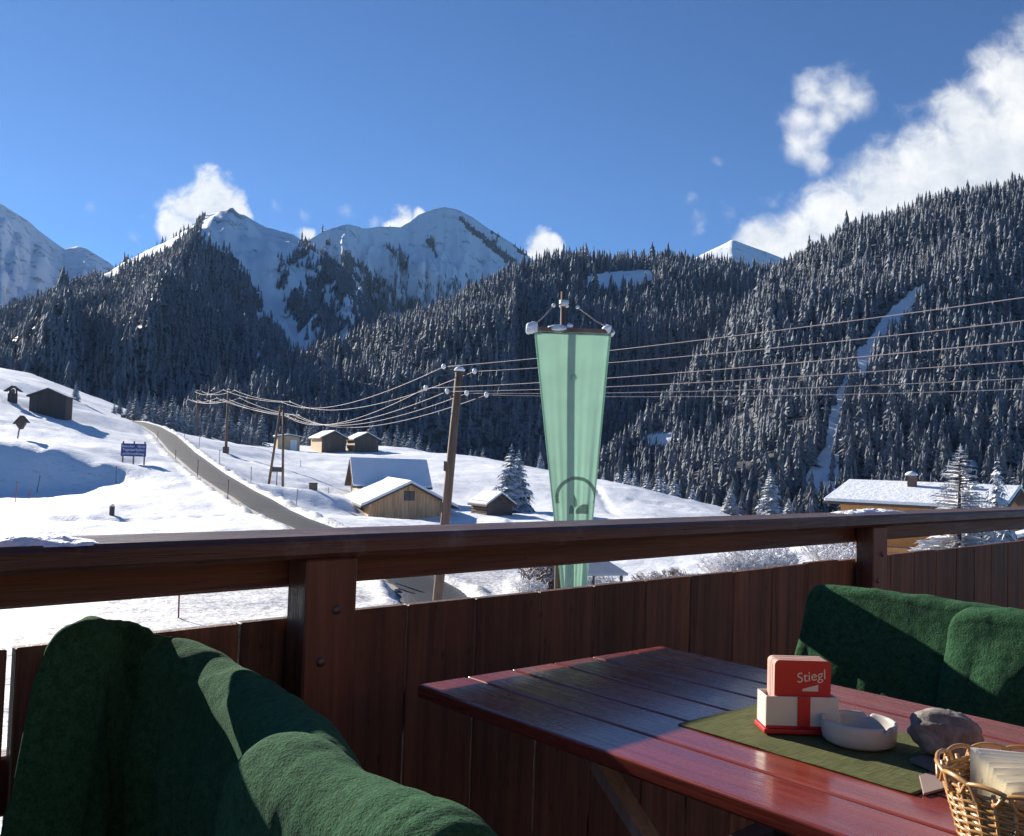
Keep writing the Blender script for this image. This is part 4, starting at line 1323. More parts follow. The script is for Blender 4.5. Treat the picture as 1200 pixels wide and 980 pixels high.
MB().box(-0.5, 0.5, -0.03, 0.03, float(P(324, 552, 97)[2] - tz(*P(324, 566, 97)[:2])) - 0.1, float(P(324, 548, 97)[2] - tz(*P(324, 566, 97)[:2])) + 0.05).build('board', M['hut'], root)
MB().box(-0.04, 0.04, 0.032, 0.1, -0.5, float(P(324, 551, 97)[2] - tz(*P(324, 566, 97)[:2]))).build('post', M['hut'], root)

# ------------------------------------------------------------------ power line
def insulator(root, p, off):
    """p: local point of the wire; bracket from the pole axis"""
    i = MB().lathe([(0.001, 0.13), (0.05, 0.12), (0.09, 0.05), (0.085, -0.03), (0.04, -0.10), (0.001, -0.10)], 8, tuple(p)).build('insulator', M['insul'], root, True)
    MB().tube([(off[0], off[1], p[2] - 0.15), (p[0], p[1], p[2] - 0.15), (p[0], p[1], p[2] - 0.08)], 0.025, 5).build('bracket', M['dark'], i)


def utility_pole(px_b, py_b, px_t, py_t, D, att, label, r=0.16, name='utility_pole', group='utility poles of the power line'):
    b = P(px_b, py_b, D); t = P(px_t, py_t, D)
    g = tz(b[0], b[1])
    loc = Vector((b[0], b[1], g))
    root = empty(name, loc); tag(root, label, 'utility pole', group)
    top = Vector(t) - loc
    k = (g - b[2]) / (t[2] - b[2]); base = Vector((b[0] + (t[0] - b[0]) * k, b[1], g)) - loc
    MB().tube([base - (top - base) * 0.06, base, (base + top) / 2, top], [r * 1.15, r * 1.1, r, r * 0.85], 12).build('pole', M['pole'], root, True)
    MB().lathe([(0.001, 0.16), (r * 0.7, 0.13), (r * 1.2, 0.02), (r * 1.1, -0.03), (0.001, -0.03)], 12, tuple(top)).build('snow_cap', M['snow'], root, True)
    out = []
    for ax, ay in att:
        p = Vector(P(ax, ay, D)) - loc
        s = (p[2] - 0.15 - base[2]) / (top[2] - base[2]); axp = base.lerp(top, min(s, 1))
        insulator(root, p, axp)
        out.append(np.array(p + loc))
    return root, out


att1 = [(520, 430), (556, 435.5), (499, 455), (524, 459), (547, 461), (570, 463)]
rP, w1 = utility_pole(512.5, 706, 538.5, 434, 38, att1, 'big leaning brown utility pole rising behind the middle of the rail', r=0.19)
for q in range(9):
    zq = 2.2 + q * 0.55
    # climbing staples up the pole
    b0 = np.array(P(512.5, 706, 38)); t0 = np.array(P(538.5, 434, 38)); f_ = zq / (t0[2] - b0[2])
    if q in (3, 6):
        p = b0 + (t0 - b0) * f_
        MB().box(-0.27, -0.15, -0.05, 0.05, -0.2, 0.2, 0.01).build('clamp', M['steel'], rP).location = Vector(p) - rP.location
att2 = [(331, 471.5), (340, 471), (333, 486), (338, 488), (344, 486.5), (350, 487)]
# A-frame of two poles
bA = P(331, 578, 97)
locA = Vector((bA[0], bA[1], tz(bA[0], bA[1])))
rootA = empty('a_frame_pole', locA); tag(rootA, 'A-shaped pair of dark poles right of the road', 'utility pole', 'utility poles of the power line')
for (bx, by, dd_) in ((314, 571, 99), (331.5, 578, 97)):
    b_ = P(bx, by, dd_); b_[2] = tz(b_[0], b_[1]) - 0.4
    t_ = P(332 if bx > 320 else 329, 476, 98)
    MB().tube([Vector(b_) - locA, Vector(t_) - locA], [0.14, 0.11], 9).build('leg', M['pole'], rootA, True)
MB().beam(Vector(P(327, 489, 98)) - locA, Vector(P(352, 490, 98)) - locA, 0.10, 0.12).build('crossarm', M['pole'], rootA)
w2 = []
for ax, ay in att2:
    p = Vector(P(ax, ay, 98)) - locA
    insulator(rootA, p, (p[0] * 0.6 + (Vector(P(331, 480, 98)) - locA)[0] * 0.4, p[1], 0)); w2.append(np.array(p + locA))
att3 = [(262, 457), (275, 457.5), (254, 466.5), (262, 468), (269, 468.5), (281, 466.5)]
_, w3 = utility_pole(264.5, 531, 268, 457, 130, att3, 'upright brown utility pole standing in the snow right of the road', r=0.18)
bb = P(264.5, 531, 130)
MB().box(-0.35, 0.35, -0.35, 0.35, -0.4, 0.9, 0.03).build('footing', M['barn_old'], _)
att4 = [(229, 459.5), (237, 459), (221, 468), (226, 469), (231, 469), (240, 468)]
_, w4 = utility_pole(231, 512, 231.5, 458, 172, att4, 'farthest utility pole half hidden by the spruces at the road end', r=0.17)
w0 = []
for i, (y1, y2) in enumerate(((402.7, 333), (426, 359), (438, 381), (438.5, 406), (461.5, 429), (467.5, 443))):
    # the next pole stands out of frame to the right: run each wire on along its own line
    zt = w1[i][2]
    pr_ = T(1200, y2, zt + 0.25)
    d = pr_ - w1[i]
    w0.append(w1[i] + d * 1.6)


def wire_pts(a, b, sag, n=24):
    s = np.linspace(0, 1, n)[:, None]
    p = a + (b - a) * s
    p[:, 2] -= (4 * sag * s * (1 - s))[:, 0]
    return p


names = ('highest wire of the power line, from the topmost left insulator', 'wire on the top right insulator of the leaning pole', 'wire on the far left insulator of the lower row on the leaning pole',
         'wire on the insulator just left of the leaning pole in the lower row', 'wire on the insulator just right of the leaning pole in the lower row', 'lowest wire, on the far right insulator of the leaning pole')
for i in range(6):
    pts = np.vstack([wire_pts(w0[i], w1[i], 0.35 if i else 0.3), wire_pts(w1[i], w2[i], 1.1 + 0.1 * (i % 3))[1:], wire_pts(w2[i], w3[i], 0.35)[1:], wire_pts(w3[i], w4[i], 0.6)[1:]])
    dist = np.linalg.norm(pts - CAM, axis=1)
    o = MB().tube([tuple(p) for p in pts], [float(0.008 + 0.00010 * d) for d in dist], 5, False).build('power_wire', M['wire'], None, True)
    tag(o, 'frosted ' + names[i], 'wire', 'wires of the power line')

# ------------------------------------------------------------------ flagpole and banner
D = 14.0
gp = P(659, 620, D + 0.10)
gz = tz(gp[0], gp[1])
top = P(660.5, 342, D + 0.10)
root = empty('banner_pole', Vector((gp[0], gp[1], gz))); tag(root, 'weathered wooden pole with snowy crossbar carrying the green banner', 'flagpole')
o0 = root.location
b_ = Vector((gp[0], gp[1], gz - 0.3)); t_ = Vector(top)
MB().tube([b_ - o0, (b_ + t_) / 2 - o0, t_ - o0], [0.065, 0.055, 0.042], 12).build('pole', M['pole'], root, True)
cL, cR = Vector(P(622, 385.5, D)), Vector(P(718, 389, D))
MB().beam(cL - o0, cR - o0, 0.09, 0.06).build('crossbar', M['barn_old'], root)
r2 = random.Random(3)
def lump(pl, s, name='snow_lump', parent=None, seed=0):
    n1, n2 = 16, 10; v = []; f = []
    rr_ = np.random.default_rng(seed)
    ph = rr_.random(6) * 6
    for i in range(n2 + 1):
        th = PI * i / n2
        for k in range(n1):
            a = 2 * PI * k / n1
            q = 1 + 0.12 * math.sin(3 * a + ph[0]) * math.sin(th) + 0.1 * math.sin(2 * th * 2 + ph[1] + a)
            v.append((pl[0] + s[0] * q * math.sin(th) * math.cos(a), pl[1] + s[1] * q * math.sin(th) * math.sin(a), pl[2] + s[2] * q * math.cos(th)))
    for i in range(n2):
        for k in range(n1):
            f.append((i * n1 + k, i * n1 + (k + 1) % n1, (i + 1) * n1 + (k + 1) % n1, (i + 1) * n1 + k))
    return MB().add(v, f).build(name, M['snow'], parent, True)
lump(Vector(P(624, 384, D)) - o0, (0.090, 0.082, 0.090), 'snow_lump', root, 1)
lump(Vector(P(619, 386, D)) - o0, (0.041, 0.049, 0.074), 'snow_lump', root, 2)
lump(Vector(P(655, 385, D)) - o0, (0.180, 0.066, 0.053), 'snow_lump', root, 3)
lump(Vector(P(668, 382, D)) - o0, (0.049, 0.057, 0.037), 'snow_lump', root, 4)
lump(Vector(P(712, 386, D)) - o0, (0.070, 0.074, 0.070), 'snow_lump', root, 5)
lump(Vector(P(717, 390, D)) - o0, (0.041, 0.049, 0.057), 'snow_lump', root, 6)
pk = Vector(P(661, 356, D + 0.12)) - o0
MB().tube([(pk[0], pk[1], pk[2] - 0.05), (pk[0], pk[1], pk[2] + 0.05)], 0.075, 12).build('band', M['white_paint'], root, True)
for (x, y), e in (((649, 358), cL), ((677, 360), cR)):
    q = Vector(P(x, y, D)) - o0
    cd = MB().tube([q, (q + e - o0) / 2 + Vector((0, 0, -0.015)), e - o0 + Vector((0.03 if x < 660 else -0.03, 0, 0.04))], 0.010, 6).build('cord', M['wire'], root, True)
    MB().tube([pk, q], 0.008, 5).build('hook', M['dark'], cd)
    lump(q, (0.03, 0.03, 0.03), 'cord_snow', cd, 9)

yTop, yBot = 390, 775
zT = P(660, yTop, D)[2]; zB = P(660, yBot, D)[2]
def edge(y, side):
    return (626 + (y - 390) * 0.103) if side < 0 else (716 + (y - 390) * -0.098)
def banner_pt(s, t):
    """s across 0..1, t down 0..1"""
    y = yTop + (yBot - yTop) * t
    xl, xr = edge(y, -1), edge(y, 1)
    bx = xl + (xr - xl) * s
    p = P(bx, y + (2.0 * s if t < 0.05 else 0), D)
    amp = 0.004 + 0.055 * t ** 1.5
    fold = math.sin(2 * PI * (1.55 * s + 0.15 + 0.10 * math.sin(3 * t))) + 0.45 * math.sin(2 * PI * (3.7 * s + 0.4 - 0.2 * t)) + 0.18 * math.sin(2 * PI * (8.3 * s + 0.8 * t))
    sidex = 0.35 * amp * math.sin(2 * PI * (2.6 * s + 0.3))
    return np.array([p[0] + sidex * 0.35, D - 0.06 + amp * fold * 0.75 + 0.02 * math.sin(5 * t + 1), p[2] + 0.004 * math.sin(9 * s * PI) * (1 - t)])
ns, nt = 72, 120
Vb = np.array([[banner_pt(i / (ns - 1), j / (nt - 1)) for i in range(ns)] for j in range(nt)])
me = np_mesh('banner', Vb.reshape(-1, 3), grid_faces(nt, ns), 4)
ban = link('hanging_banner', me, M['banner'], smooth=True)
m_ = ban.modifiers.new('thickness', 'SOLIDIFY'); m_.thickness = 0.003; m_.offset = 0
tag(ban, 'long pale green cloth banner tapering downwards with a dark ring emblem', 'banner')
def st_of(px, py):
    t = (py - yTop) / (yBot - yTop); xl, xr = edge(py, -1), edge(py, 1)
    return (px - xl) / (xr - xl), t
def patch(polys, name, off=0.006):
    mb = MB()
    for quad in polys:
        vv = []
        for x, y in quad:
            s, t = st_of(x, y)
            s = min(0.995, max(0.005, s))
            p = banner_pt(s, t); p[1] -= off
            vv.append(p)
        mb.add(vv, [tuple(range(len(vv)))])
    o = mb.build(name, M['emblem'], ban)
    return o
def arc(cx, cy, r0, r1, a0, a1, n=36, sy=1.0):
    q = []
    for i in range(n):
        a = a0 + (a1 - a0) * i / n; b = a0 + (a1 - a0) * (i + 1) / n
        q.append([(cx + r0 * math.cos(a), cy - sy * r0 * math.sin(a)), (cx + r1 * math.cos(a), cy - sy * r1 * math.sin(a)), (cx + r1 * math.cos(b), cy - sy * r1 * math.sin(b)), (cx + r0 * math.cos(b), cy - sy * r0 * math.sin(b))])
    return q
def hem(x0, x1):
    q = []
    for k in range(120):
        y0 = yTop + 1 + k * 3.1; y1 = y0 + 3.1
        f = lambda y, s_: edge(y, -1) + (edge(y, 1) - edge(y, -1)) * s_
        q.append([(f(y0, x0), y0), (f(y0, x1), y0), (f(y1, x1), y1), (f(y1, x0), y1)])
    o = patch(q, 'hem', 0.004)
    o.active_material = M['hem']
M['hem'] = mat_banner('banner_hem', (0.40, 0.60, 0.49), 0.5)
hem(0.006, 0.03); hem(0.97, 0.994)
patch(arc(675, 583, 20.5, 24.5, -0.3, PI + 0.3, 40), 'ring')
patch([[(672.5, 579), (675.8, 586), (676, 592), (673.5, 596), (672, 590)]], 'leaf')
sh = []
for i in range(8):
    xa = 674.5 + i * 1.8; xb = xa + 1.8
    ya = 598 - 7 * math.sin(min(1, (i) / 5) * PI / 2); yb_ = 598 - 7 * math.sin(min(1, (i + 1) / 5) * PI / 2)
    sh.append([(xa, ya), (xb, yb_), (xb, 602), (xa, 602)])
patch(sh, 'shield')
patch([[(667, 592), (671, 592), (672.5, 597), (672.5, 602), (666, 602)]], 'shield')
patch(arc(672, 443, 1.6, 4.2, -0.8, PI * 1.3, 14), 'stain')
bpy.data.objects[ban.children[-1].name].active_material = mat_banner('faint_print', (0.40, 0.62, 0.50), 0.6)

# ------------------------------------------------------------------ balcony
FLOOR = 0.08
TH = 0.76359
u = np.array([math.cos(TH), math.sin(TH), 0]); nn_ = np.array([-math.sin(TH), math.cos(TH), 0])
DPL = 1.6855
rail = empty('balcony_railing', Vector(nn_ * DPL + np.array([0, 0, FLOOR])), TH)
tag(rail, 'dark stained wooden balcony railing of vertical boards under a thick beam', 'railing')
# local: x along rail, y outward, z above floor
ZF, ZBm, ZC = 0.916 - FLOOR, 0.981 - FLOOR, 1.09 - FLOOR
X0, X1 = -1.0, 9.0
gaps = [0.493, 0.70, 0.897, 1.10, 1.308, 1.514, 1.734, 1.946, 2.171, 2.393, 2.628, 2.863, 3.106]
while gaps[-1] < X1: gaps.append(gaps[-1] + 0.225 + random.uniform(-0.01, 0.01))
lefts = [0.493 - 0.215 * k for k in range(1, 8)][::-1]
gaps = lefts + gaps
for i in range(len(gaps) - 1):
    a, b = gaps[i], gaps[i + 1]
    ga = 0.0035; gb = 0.0015 if i % 3 else 0.003
    if abs(b - 0.493) < 1e-6: gb = 0.010
    top = ZF + random.uniform(-0.003, 0.003)
    o = MB().box(a + ga, b - gb, 0.0, 0.026, -0.16, top, 0.0025).build('plank', M['plank'], rail)
    o.location.x = 0
bm_ = MB().box(X0, X1, -0.012, 0.048, ZBm, ZC - 0.048, 0.006).build('beam', M['rail'], rail)
cp_ = MB().box(X0, X1, -0.095, 0.085, ZC - 0.045, ZC, 0.010).build('handrail', M['cap'], rail)
lowr = MB().box(X0, X1, 0.030, 0.075, 0.55, 0.65, 0.004).build('cross_rail', M['rail'], rail)
lowr = MB().box(X0, X1, 0.030, 0.075, 0.12, 0.22, 0.004).build('cross_rail', M['rail'], rail)
for pc in (1.050, 3.50, 6.4):
    po = MB().box(pc - 0.060, pc + 0.060, -0.130 + 0.045, -0.014, -0.1, ZC - 0.047, 0.004).build('post', M['post'], rail)
    for dz, dx in ((-0.10, 0.012), (-0.20, -0.02)):
        bo = MB().lathe([(0.001, 0.006), (0.006, 0.005), (0.0095, 0.0015), (0.010, 0.0), (0.001, 0.0)], 14).build('bolt', M['steel'], po, True)
        bo.rotation_euler = (PI / 2, 0, 0); bo.location = (pc + dx, -0.0853, ZC - 0.05 + dz)
# old snow on the cap
def snow_patch(x0, x1, y0, y1, h, seed, label):
    n1, n2 = 60, 16
    s = np.linspace(0, 1, n1); t = np.linspace(0, 1, n2)
    S, Tt = np.meshgrid(s, t)
    env = (np.sin(PI * S) ** 0.45) * (np.sin(PI * Tt) ** 0.5)
    z = h * env * (0.75 + 0.9 * fbm(S * 14 + seed, Tt * 4, 4)) 
    z = np.maximum(z, 0.0) * (env > 0.02) - 0.002 * (env <= 0.02)
    V = np.stack([x0 + (x1 - x0) * S + 0.01 * fbm(S * 9, Tt * 9 + seed, 3), y0 + (y1 - y0) * Tt + 0.015 * fbm(S * 12 + 3, Tt * 3 + seed, 3), ZC + z], 2)
    me = np_mesh('snow_patch', V.reshape(-1, 3), grid_faces(n2, n1), 4)
    o = link('snow_patch', me, M['snow'], smooth=True)
    o.matrix_world = Matrix.Translation(Vector(nn_ * DPL + np.array([0, 0, FLOOR]))) @ Matrix.Rotation(TH, 4, 'Z')
    return tag(o, label, 'snow', 'snow left on the handrail')
snow_patch(0.25, 0.60, -0.085, 0.02, 0.016, 1, 'crust of old snow lying on the left end of the handrail')
snow_patch(3.38, 3.86, -0.03, 0.07, 0.016, 5, 'thin patch of snow on the handrail above the right post')

deck = empty('deck_floor', Vector((0, 0, FLOOR)), TH)
bpy.data.objects.remove(deck)
dk = MB()
dk.box(-4, 10, -4.6, -0.004, -0.12, 0.0)
dko = dk.build('deck_floor', M['deck']); dko.location = Vector(nn_ * DPL + np.array([0, 0, FLOOR])); dko.rotation_euler = (0, 0, TH); tag(dko, kind='structure')
# the house the balcony belongs to stands behind the camera
hw = MB(); hw.box(-4, 10, -4.75, -4.6, -4.8, 2.7)
hwo = hw.build('house_wall', M['plaster']); hwo.location = dko.location; hwo.rotation_euler = (0, 0, TH); tag(hwo, 'brown timber house wall behind the balcony', 'wall')

# ------------------------------------------------------------------ table
ZT = 0.83
A_ = T(489, 802, ZT)
PH = 0.70654
tab_t = np.array([math.sin(PH), -math.cos(PH), 0]); tab_s = np.array([math.cos(PH), math.sin(PH), 0])
table = empty('garden_table', Vector((A_[0], A_[1], FLOOR)), PH - PI / 2 + PI / 2)
tag(table, 'red brown lacquered slatted wooden table beside the railing', 'table')
# local: x = across the planks (tab_s), y = -tab_t
ht = ZT - FLOOR
WID, LEN = 0.82 * 0.84, 1.45
nP = 6; pw = WID / nP
for i in range(nP):
    o = MB().box(i * pw + (0.0 if i == 0 else 0.0025), (i + 1) * pw - (0.0 if i == nP - 1 else 0.0025), -LEN + random.uniform(-.002, .002), 0, ht - 0.024, ht).build('plank', M['table'], table)
    bev(o, 0.004, 3)
MB().box(0.12, WID - 0.06, -0.22, -0.16, ht - 0.055, ht - 0.025).build('cross_bar', M['table'], table)
MB().box(0.02, WID - 0.02, -LEN + 0.10, -LEN + 0.16, ht - 0.060, ht - 0.025).build('cross_bar', M['table'], table)
for x in (0.10, WID - 0.10):
    MB().box(x - 0.02, x + 0.02, -LEN + 0.17, -0.23, ht - 0.055, ht - 0.025).build('apron', M['table'], table)
for x in (0.14, WID - 0.14):
    MB().beam((x, -0.30, ht - 0.05), (x, -1.15, 0.0), 0.020, 0.034, (1, 0, 0)).build('leg', M['leg'], table)
    MB().beam((x + 0.025, -1.15, ht - 0.05), (x + 0.025, -0.30, 0.0), 0.020, 0.034, (1, 0, 0)).build('leg', M['leg'], table)


def on_table(px, py): return T(px, py, ZT)


def loc_ts(p): d = p - A_; return d @ tab_s, d @ tab_t


# runner
r0_, r1_ = loc_ts(on_table(791, 852)), loc_ts(on_table(893, 821))
rE = loc_ts(on_table(1077, 931))
xa, xb = (r0_[0] + rE[0]) / 2, r1_[0] + 0.01
ta = r0_[1] - 0.004; tb = rE[1]
n1, n2 = 70, 40
S, Tt = np.meshgrid(np.linspace(0, 1, n1), np.linspace(0, 1, n2))
V = np.stack([xa + (xb - xa) * Tt, -(ta + (tb - ta) * S), ht + 0.0025 + 0.0012 * fbm(S * 9, Tt * 5, 3) + 0 * S], 2)
me = np_mesh('table_runner', V.reshape(-1, 3), grid_faces(n2, n1), 4)
run = link('table_runner', me, M['runner'], smooth=True)
run.modifiers.new('thickness', 'SOLIDIFY').thickness = 0.0015
run.location = table.location; run.rotation_euler = table.rotation_euler
tag(run, 'olive green woven table runner lying along the table', 'table runner')
# brown card beside the runner's end
def card(name, px, z0, z1, mat, label, cat):
    q = [on_table(*c) for c in px]
    c0 = sum(q) / 4
    v = [tuple(p - c0 + np.array([0, 0, z])) for z in (z0, z1) for p in q]
    o = bev(MB().add(v, [(0, 1, 2, 3), (7, 6, 5, 4), (0, 4, 5, 1), (1, 5, 6, 2), (2, 6, 7, 3), (3, 7, 4, 0)]).build(name, mat), 0.001)
    o.location = (c0[0], c0[1], ZT)
    return tag(o, label, cat)
card('paper_coaster', ((1077, 912), (1100, 904), (1128, 921), (1082, 934)), 0.001, 0.004, M['coaster'], 'pale brown card coaster at the runner end beside the basket', 'coaster')
card('folder_and_shadow', ((1066, 898), (1095, 888), (1135, 904), (1098, 912)), 0.0052, 0.011, M['hut'], 'flat dark folder under the grey stone, partly standing in for its shadow', 'folder')  # small flat item; its dark shape also stands in for the stone's shadow

# napkin and beer mat holder
hL, hR = on_table(897, 863), on_table(978, 862)
wH = float(np.linalg.norm(hR - hL)); yawH = math.atan2(hR[1] - hL[1], hR[0] - hL[0]) - 0.13
hold = empty('beer_mat_holder', Vector((hL[0], hL[1], ZT + 0.0045)), yawH)
tag(hold, 'red and cream counter holder filled with red beer mats', 'holder')
dH = 0.050
bev(MB().box(-0.003, wH + 0.003, -0.003, dH + 0.003, 0.0, 0.008).build('base_plate', M['red_paint'], hold), 0.002)
hT = 0.058
tray = MB()
tray.box(0, wH, 0, 0.004, 0.009, hT); tray.box(0, wH, dH - 0.004, dH, 0.009, hT); tray.box(0, 0.004, 0.0045, dH - 0.0045, 0.009, hT - 0.0006); tray.box(wH - 0.004, wH, 0.0045, dH - 0.0045, 0.009, hT - 0.0006)
bev(tray.build('tray', M['cream'], hold), 0.0012)
MB().box(wH * 0.43, wH * 0.60, -0.0022, -0.0005, 0.009, hT + 0.0005).build('stripe', M['red_paint'], hold)
MB().box(-0.0005, wH + 0.0005, -0.0022, -0.0005, 0.009, 0.013).build('stripe', M['red_paint'], hold)
nm = 14; mw = 0.090; mh = 0.082; z0 = 0.032
x00 = (wH - mw) / 2 + 0.001
stack = MB()
mats = []
for k in range(nm):
    y = 0.0055 + k * 0.00272
    jx, jz = random.uniform(-0.0005, 0.0005), random.uniform(-0.0005, 0.0005)
    r_ = 0.008; pts = []
    for cx_, cz_, a0 in ((mw - r_, mh - r_, 0), (r_, mh - r_, PI / 2), (r_, r_, PI), (mw - r_, r_, 1.5 * PI)):
        for q in range(5):
            a = a0 + q * PI / 8
            pts.append((x00 + jx + cx_ + r_ * math.cos(a), z0 + jz + cz_ + r_ * math.sin(a)))
    n = len(pts)
    v = [(x, y, z) for x, z in pts] + [(x, y + 0.0026, z) for x, z in pts]
    f = [tuple(range(n))[::-1], tuple(range(n, 2 * n))] + [(i, (i + 1) % n, (i + 1) % n + n, i + n) for i in range(n)]
    mm = MB().add(v, f).build('beer_mat', [M['red_paint'], M['beermat_edge']], hold)
    for p_ in mm.data.polygons: p_.material_index = 0 if abs(p_.normal.y) > 0.9 and k == 0 else 1
    mats.append(mm)
mt = mesh_from_text('Stiegl', 0.022, 0.12, 0.0002)
lt = link('lettering', mt, M['cream'], mats[0])
lt.rotation_euler = (PI / 2, -0.16, 0); lt.location = (x00 + mw * 0.65, 0.0055, 0.0890)
MB().add([(x00 + mw * 0.50, 0.0054, 0.0660), (x00 + mw * 0.78, 0.0054, 0.0660), (x00 + mw * 0.78, 0.0054, 0.0765), (x00 + mw * 0.50, 0.0054, 0.0695)], [(0, 1, 2, 3)]).build('wedge_mark', M['cream'], mats[0])

# ashtray
pa = on_table(1006, 873)
R_ = 0.0555
ash = empty('ashtray', Vector((pa[0], pa[1], ZT + 0.0045)), 0.4); tag(ash, 'round pale ceramic ashtray with notches in its rim', 'ashtray')
n = 96; prof = [(r, z * 0.88) for r, z in [(0.001, 0.0), (R_ * 0.86, 0.0), (R_ * 0.97, 0.006), (R_, 0.018), (R_, 0.034), (R_ * 0.985, 0.0385), (R_ * 0.95, 0.0395), (R_ * 0.915, 0.037), (R_ * 0.90, 0.030), (R_ * 0.88, 0.011), (R_ * 0.80, 0.007), (0.001, 0.006)]]
v = []; f = []
for k in range(n):
    a = 2 * PI * k / n
    notch = max(math.exp(-((((a - c + PI) % (2 * PI)) - PI) / 0.075) ** 2) for c in (0.55, 2.65, 4.74))
    for j, (r, z) in enumerate(prof):
        zz = z - (0.0085 * notch if 4 <= j <= 7 else 0)
        v.append((r * math.cos(a), r * math.sin(a), zz))
m0 = len(prof)
for k in range(n):
    k2 = (k + 1) % n
    for j in range(m0 - 1): f.append((k * m0 + j, k2 * m0 + j, k2 * m0 + j + 1, k * m0 + j + 1))
MB().add(v, f).build('bowl', M['ceramic'], ash, True)

# stone
ps = on_table(1105, 892)
n1, n2 = 48, 30
v = []; f = []
for i in range(n2 + 1):
    th = PI * i / n2
    for k in range(n1):
        a = 2 * PI * k / n1
        d = np.array([math.sin(th) * math.cos(a), math.sin(th) * math.sin(a), math.cos(th)])
        q = 1 + 0.16 * float(fbm(d[0] * 1.3 + 5, d[1] * 1.3 + d[2] * 1.7, 4)) + 0.05 * float(fbm(d[0] * 5, d[1] * 5 + d[2] * 4, 3))
        p = np.sign(d) * np.abs(d) ** 0.85 * q
        v.append((p[0] * 0.049, p[1] * 0.038, max(p[2] * 0.034, -0.026) + 0.026))
for i in range(n2):
    for k in range(n1): f.append((i * n1 + k, i * n1 + (k + 1) % n1, (i + 1) * n1 + (k + 1) % n1, (i + 1) * n1 + k))
st = MB().add(v, f).build('table_stone', M['stone'], None, True)
st.location = (ps[0], ps[1], ZT + 0.0135); st.rotation_euler = (0.05, 0.12, -0.25)
tag(st, 'rough grey stone used as a paperweight between ashtray and basket', 'stone')

# wicker basket with napkins
RB, HB = 0.098, 0.092
rimL = T(1102, 893, ZT + HB)
dx_ = ray(1195, 905); dx_ = dx_[:2] / np.linalg.norm(dx_[:2])
rgt = np.array([dx_[1], -dx_[0]])
bc = rimL[:2] + rgt * RB
bas = empty('wicker_basket', Vector((bc[0], bc[1], ZT + 0.003)), 0.0); tag(bas, 'round honey coloured wicker basket with looped rim on the table corner', 'basket')
nrow = 20
weave = MB()
nst = 30
for rI in range(nrow):
    z = 0.006 + rI * (HB - 0.016) / (nrow - 1)
    rr_ = RB * (0.74 + 0.26 * (z / HB))
    pts = []
    for k in range(nst * 4 + 1):
        a = 2 * PI * k / (nst * 4)
        q = rr_ + 0.0017 * math.cos(a * nst / 2 * 1.0 + (PI if rI % 2 else 0))
        pts.append((q * math.cos(a), q * math.sin(a), z + 0.0006 * math.sin(a * 7 + rI)))
    weave.tube(pts, 0.0021, 6, False)
weave.build('woven_wall', M['wicker'], bas, True)
for k in range(nst):
    a = 2 * PI * k / nst
    MB().tube([(RB * 0.74 * math.cos(a), RB * 0.74 * math.sin(a), 0.0), (RB * 1.0 * math.cos(a), RB * 1.0 * math.sin(a), HB - 0.004)], 0.0026, 6).build('stake', M['wicker'], bas, True)
for k in range(nst // 2):
    pts = []
    for q in range(13):
        s = q / 12
        a = 2 * PI * (k * 2 + s * 3.4) / nst
        rad_ = RB * (1.015 + 0.03 * math.sin(PI * s)); z = HB - 0.006 + 0.009 * math.sin(PI * s) - 0.010 * (s > 0.9) - 0.008 * (s < 0.1)
        pts.append((rad_ * math.cos(a), rad_ * math.sin(a), z))
    MB().tube(pts, 0.0026, 7).build('rim_loop', M['wicker'], bas, True)
MB().lathe([(0.001, 0.004), (RB * 0.75, 0.004), (RB * 0.75, 0.001), (0.001, 0.001)], 40).build('bottom', M['wicker'], bas)
# napkins standing in the basket
nap = empty('napkin_stack', Vector((bc[0], bc[1], ZT + 0.010)), math.atan2(rgt[1], rgt[0]) + 0.28); tag(nap, 'stack of folded white paper napkins standing in the wicker basket', 'napkins')
for k in range(13):
    y = -0.030 + k * 0.0048
    fan = (k - 6) * 0.010
    L_ = 0.125; z1 = 0.092 + random.uniform(-0.003, 0.003) - abs(k - 6) * 0.0006
    v = []; f = []
    nx, nz_ = 12, 10
    for side in (0, 1):
        for j in range(nz_):
            for i in range(nx):
                s = i / (nx - 1); t = j / (nz_ - 1)
                x = -0.050 + s * L_ - 0.012 * (1 - t)
                zz = 0.004 + t * z1 + 0.006 * (s - 0.3) * t
                yy_ = y + fan * t * 0.9 * (1 - 0.75 * s) + 0.003 * math.sin(s * 4 + k) * t + (0.0016 + 0.0012 * math.sin(k * 2 + s * 5)) * side * (1 - t ** 6)
                v.append((x, yy_, zz))
    o_ = nx * nz_
    for side in (0, 1):
        for j in range(nz_ - 1):
            for i in range(nx - 1):
                a = side * o_ + j * nx + i
                f.append((a, a + 1, a + nx + 1, a + nx))
    for i in range(nx - 1): f.append(((nz_ - 1) * nx + i, (nz_ - 1) * nx + i + 1, o_ + (nz_ - 1) * nx + i + 1, o_ + (nz_ - 1) * nx + i))
    MB().add(v, f).build('napkin', M['paper'], nap, True)


# ------------------------------------------------------------------ benches with fleece blankets
def smooth_path(pts, n):
    pts = np.asarray(pts, float)
    # Catmull-Rom
    q = np.vstack([2 * pts[0] - pts[1], pts, 2 * pts[-1] - pts[-2]])
    out = []
    m = len(pts) - 1
    for i in range(m):
        p0, p1, p2, p3 = q[i:i + 4]
        for s in np.linspace(0, 1, 24, endpoint=False):
            out.append(0.5 * (2 * p1 + (p2 - p0) * s + (2 * p0 - 5 * p1 + 4 * p2 - p3) * s ** 2 + (3 * p1 - p0 - 3 * p2 + p3) * s ** 3))
    out.append(pts[-1])
    return resample(np.array(out), n)


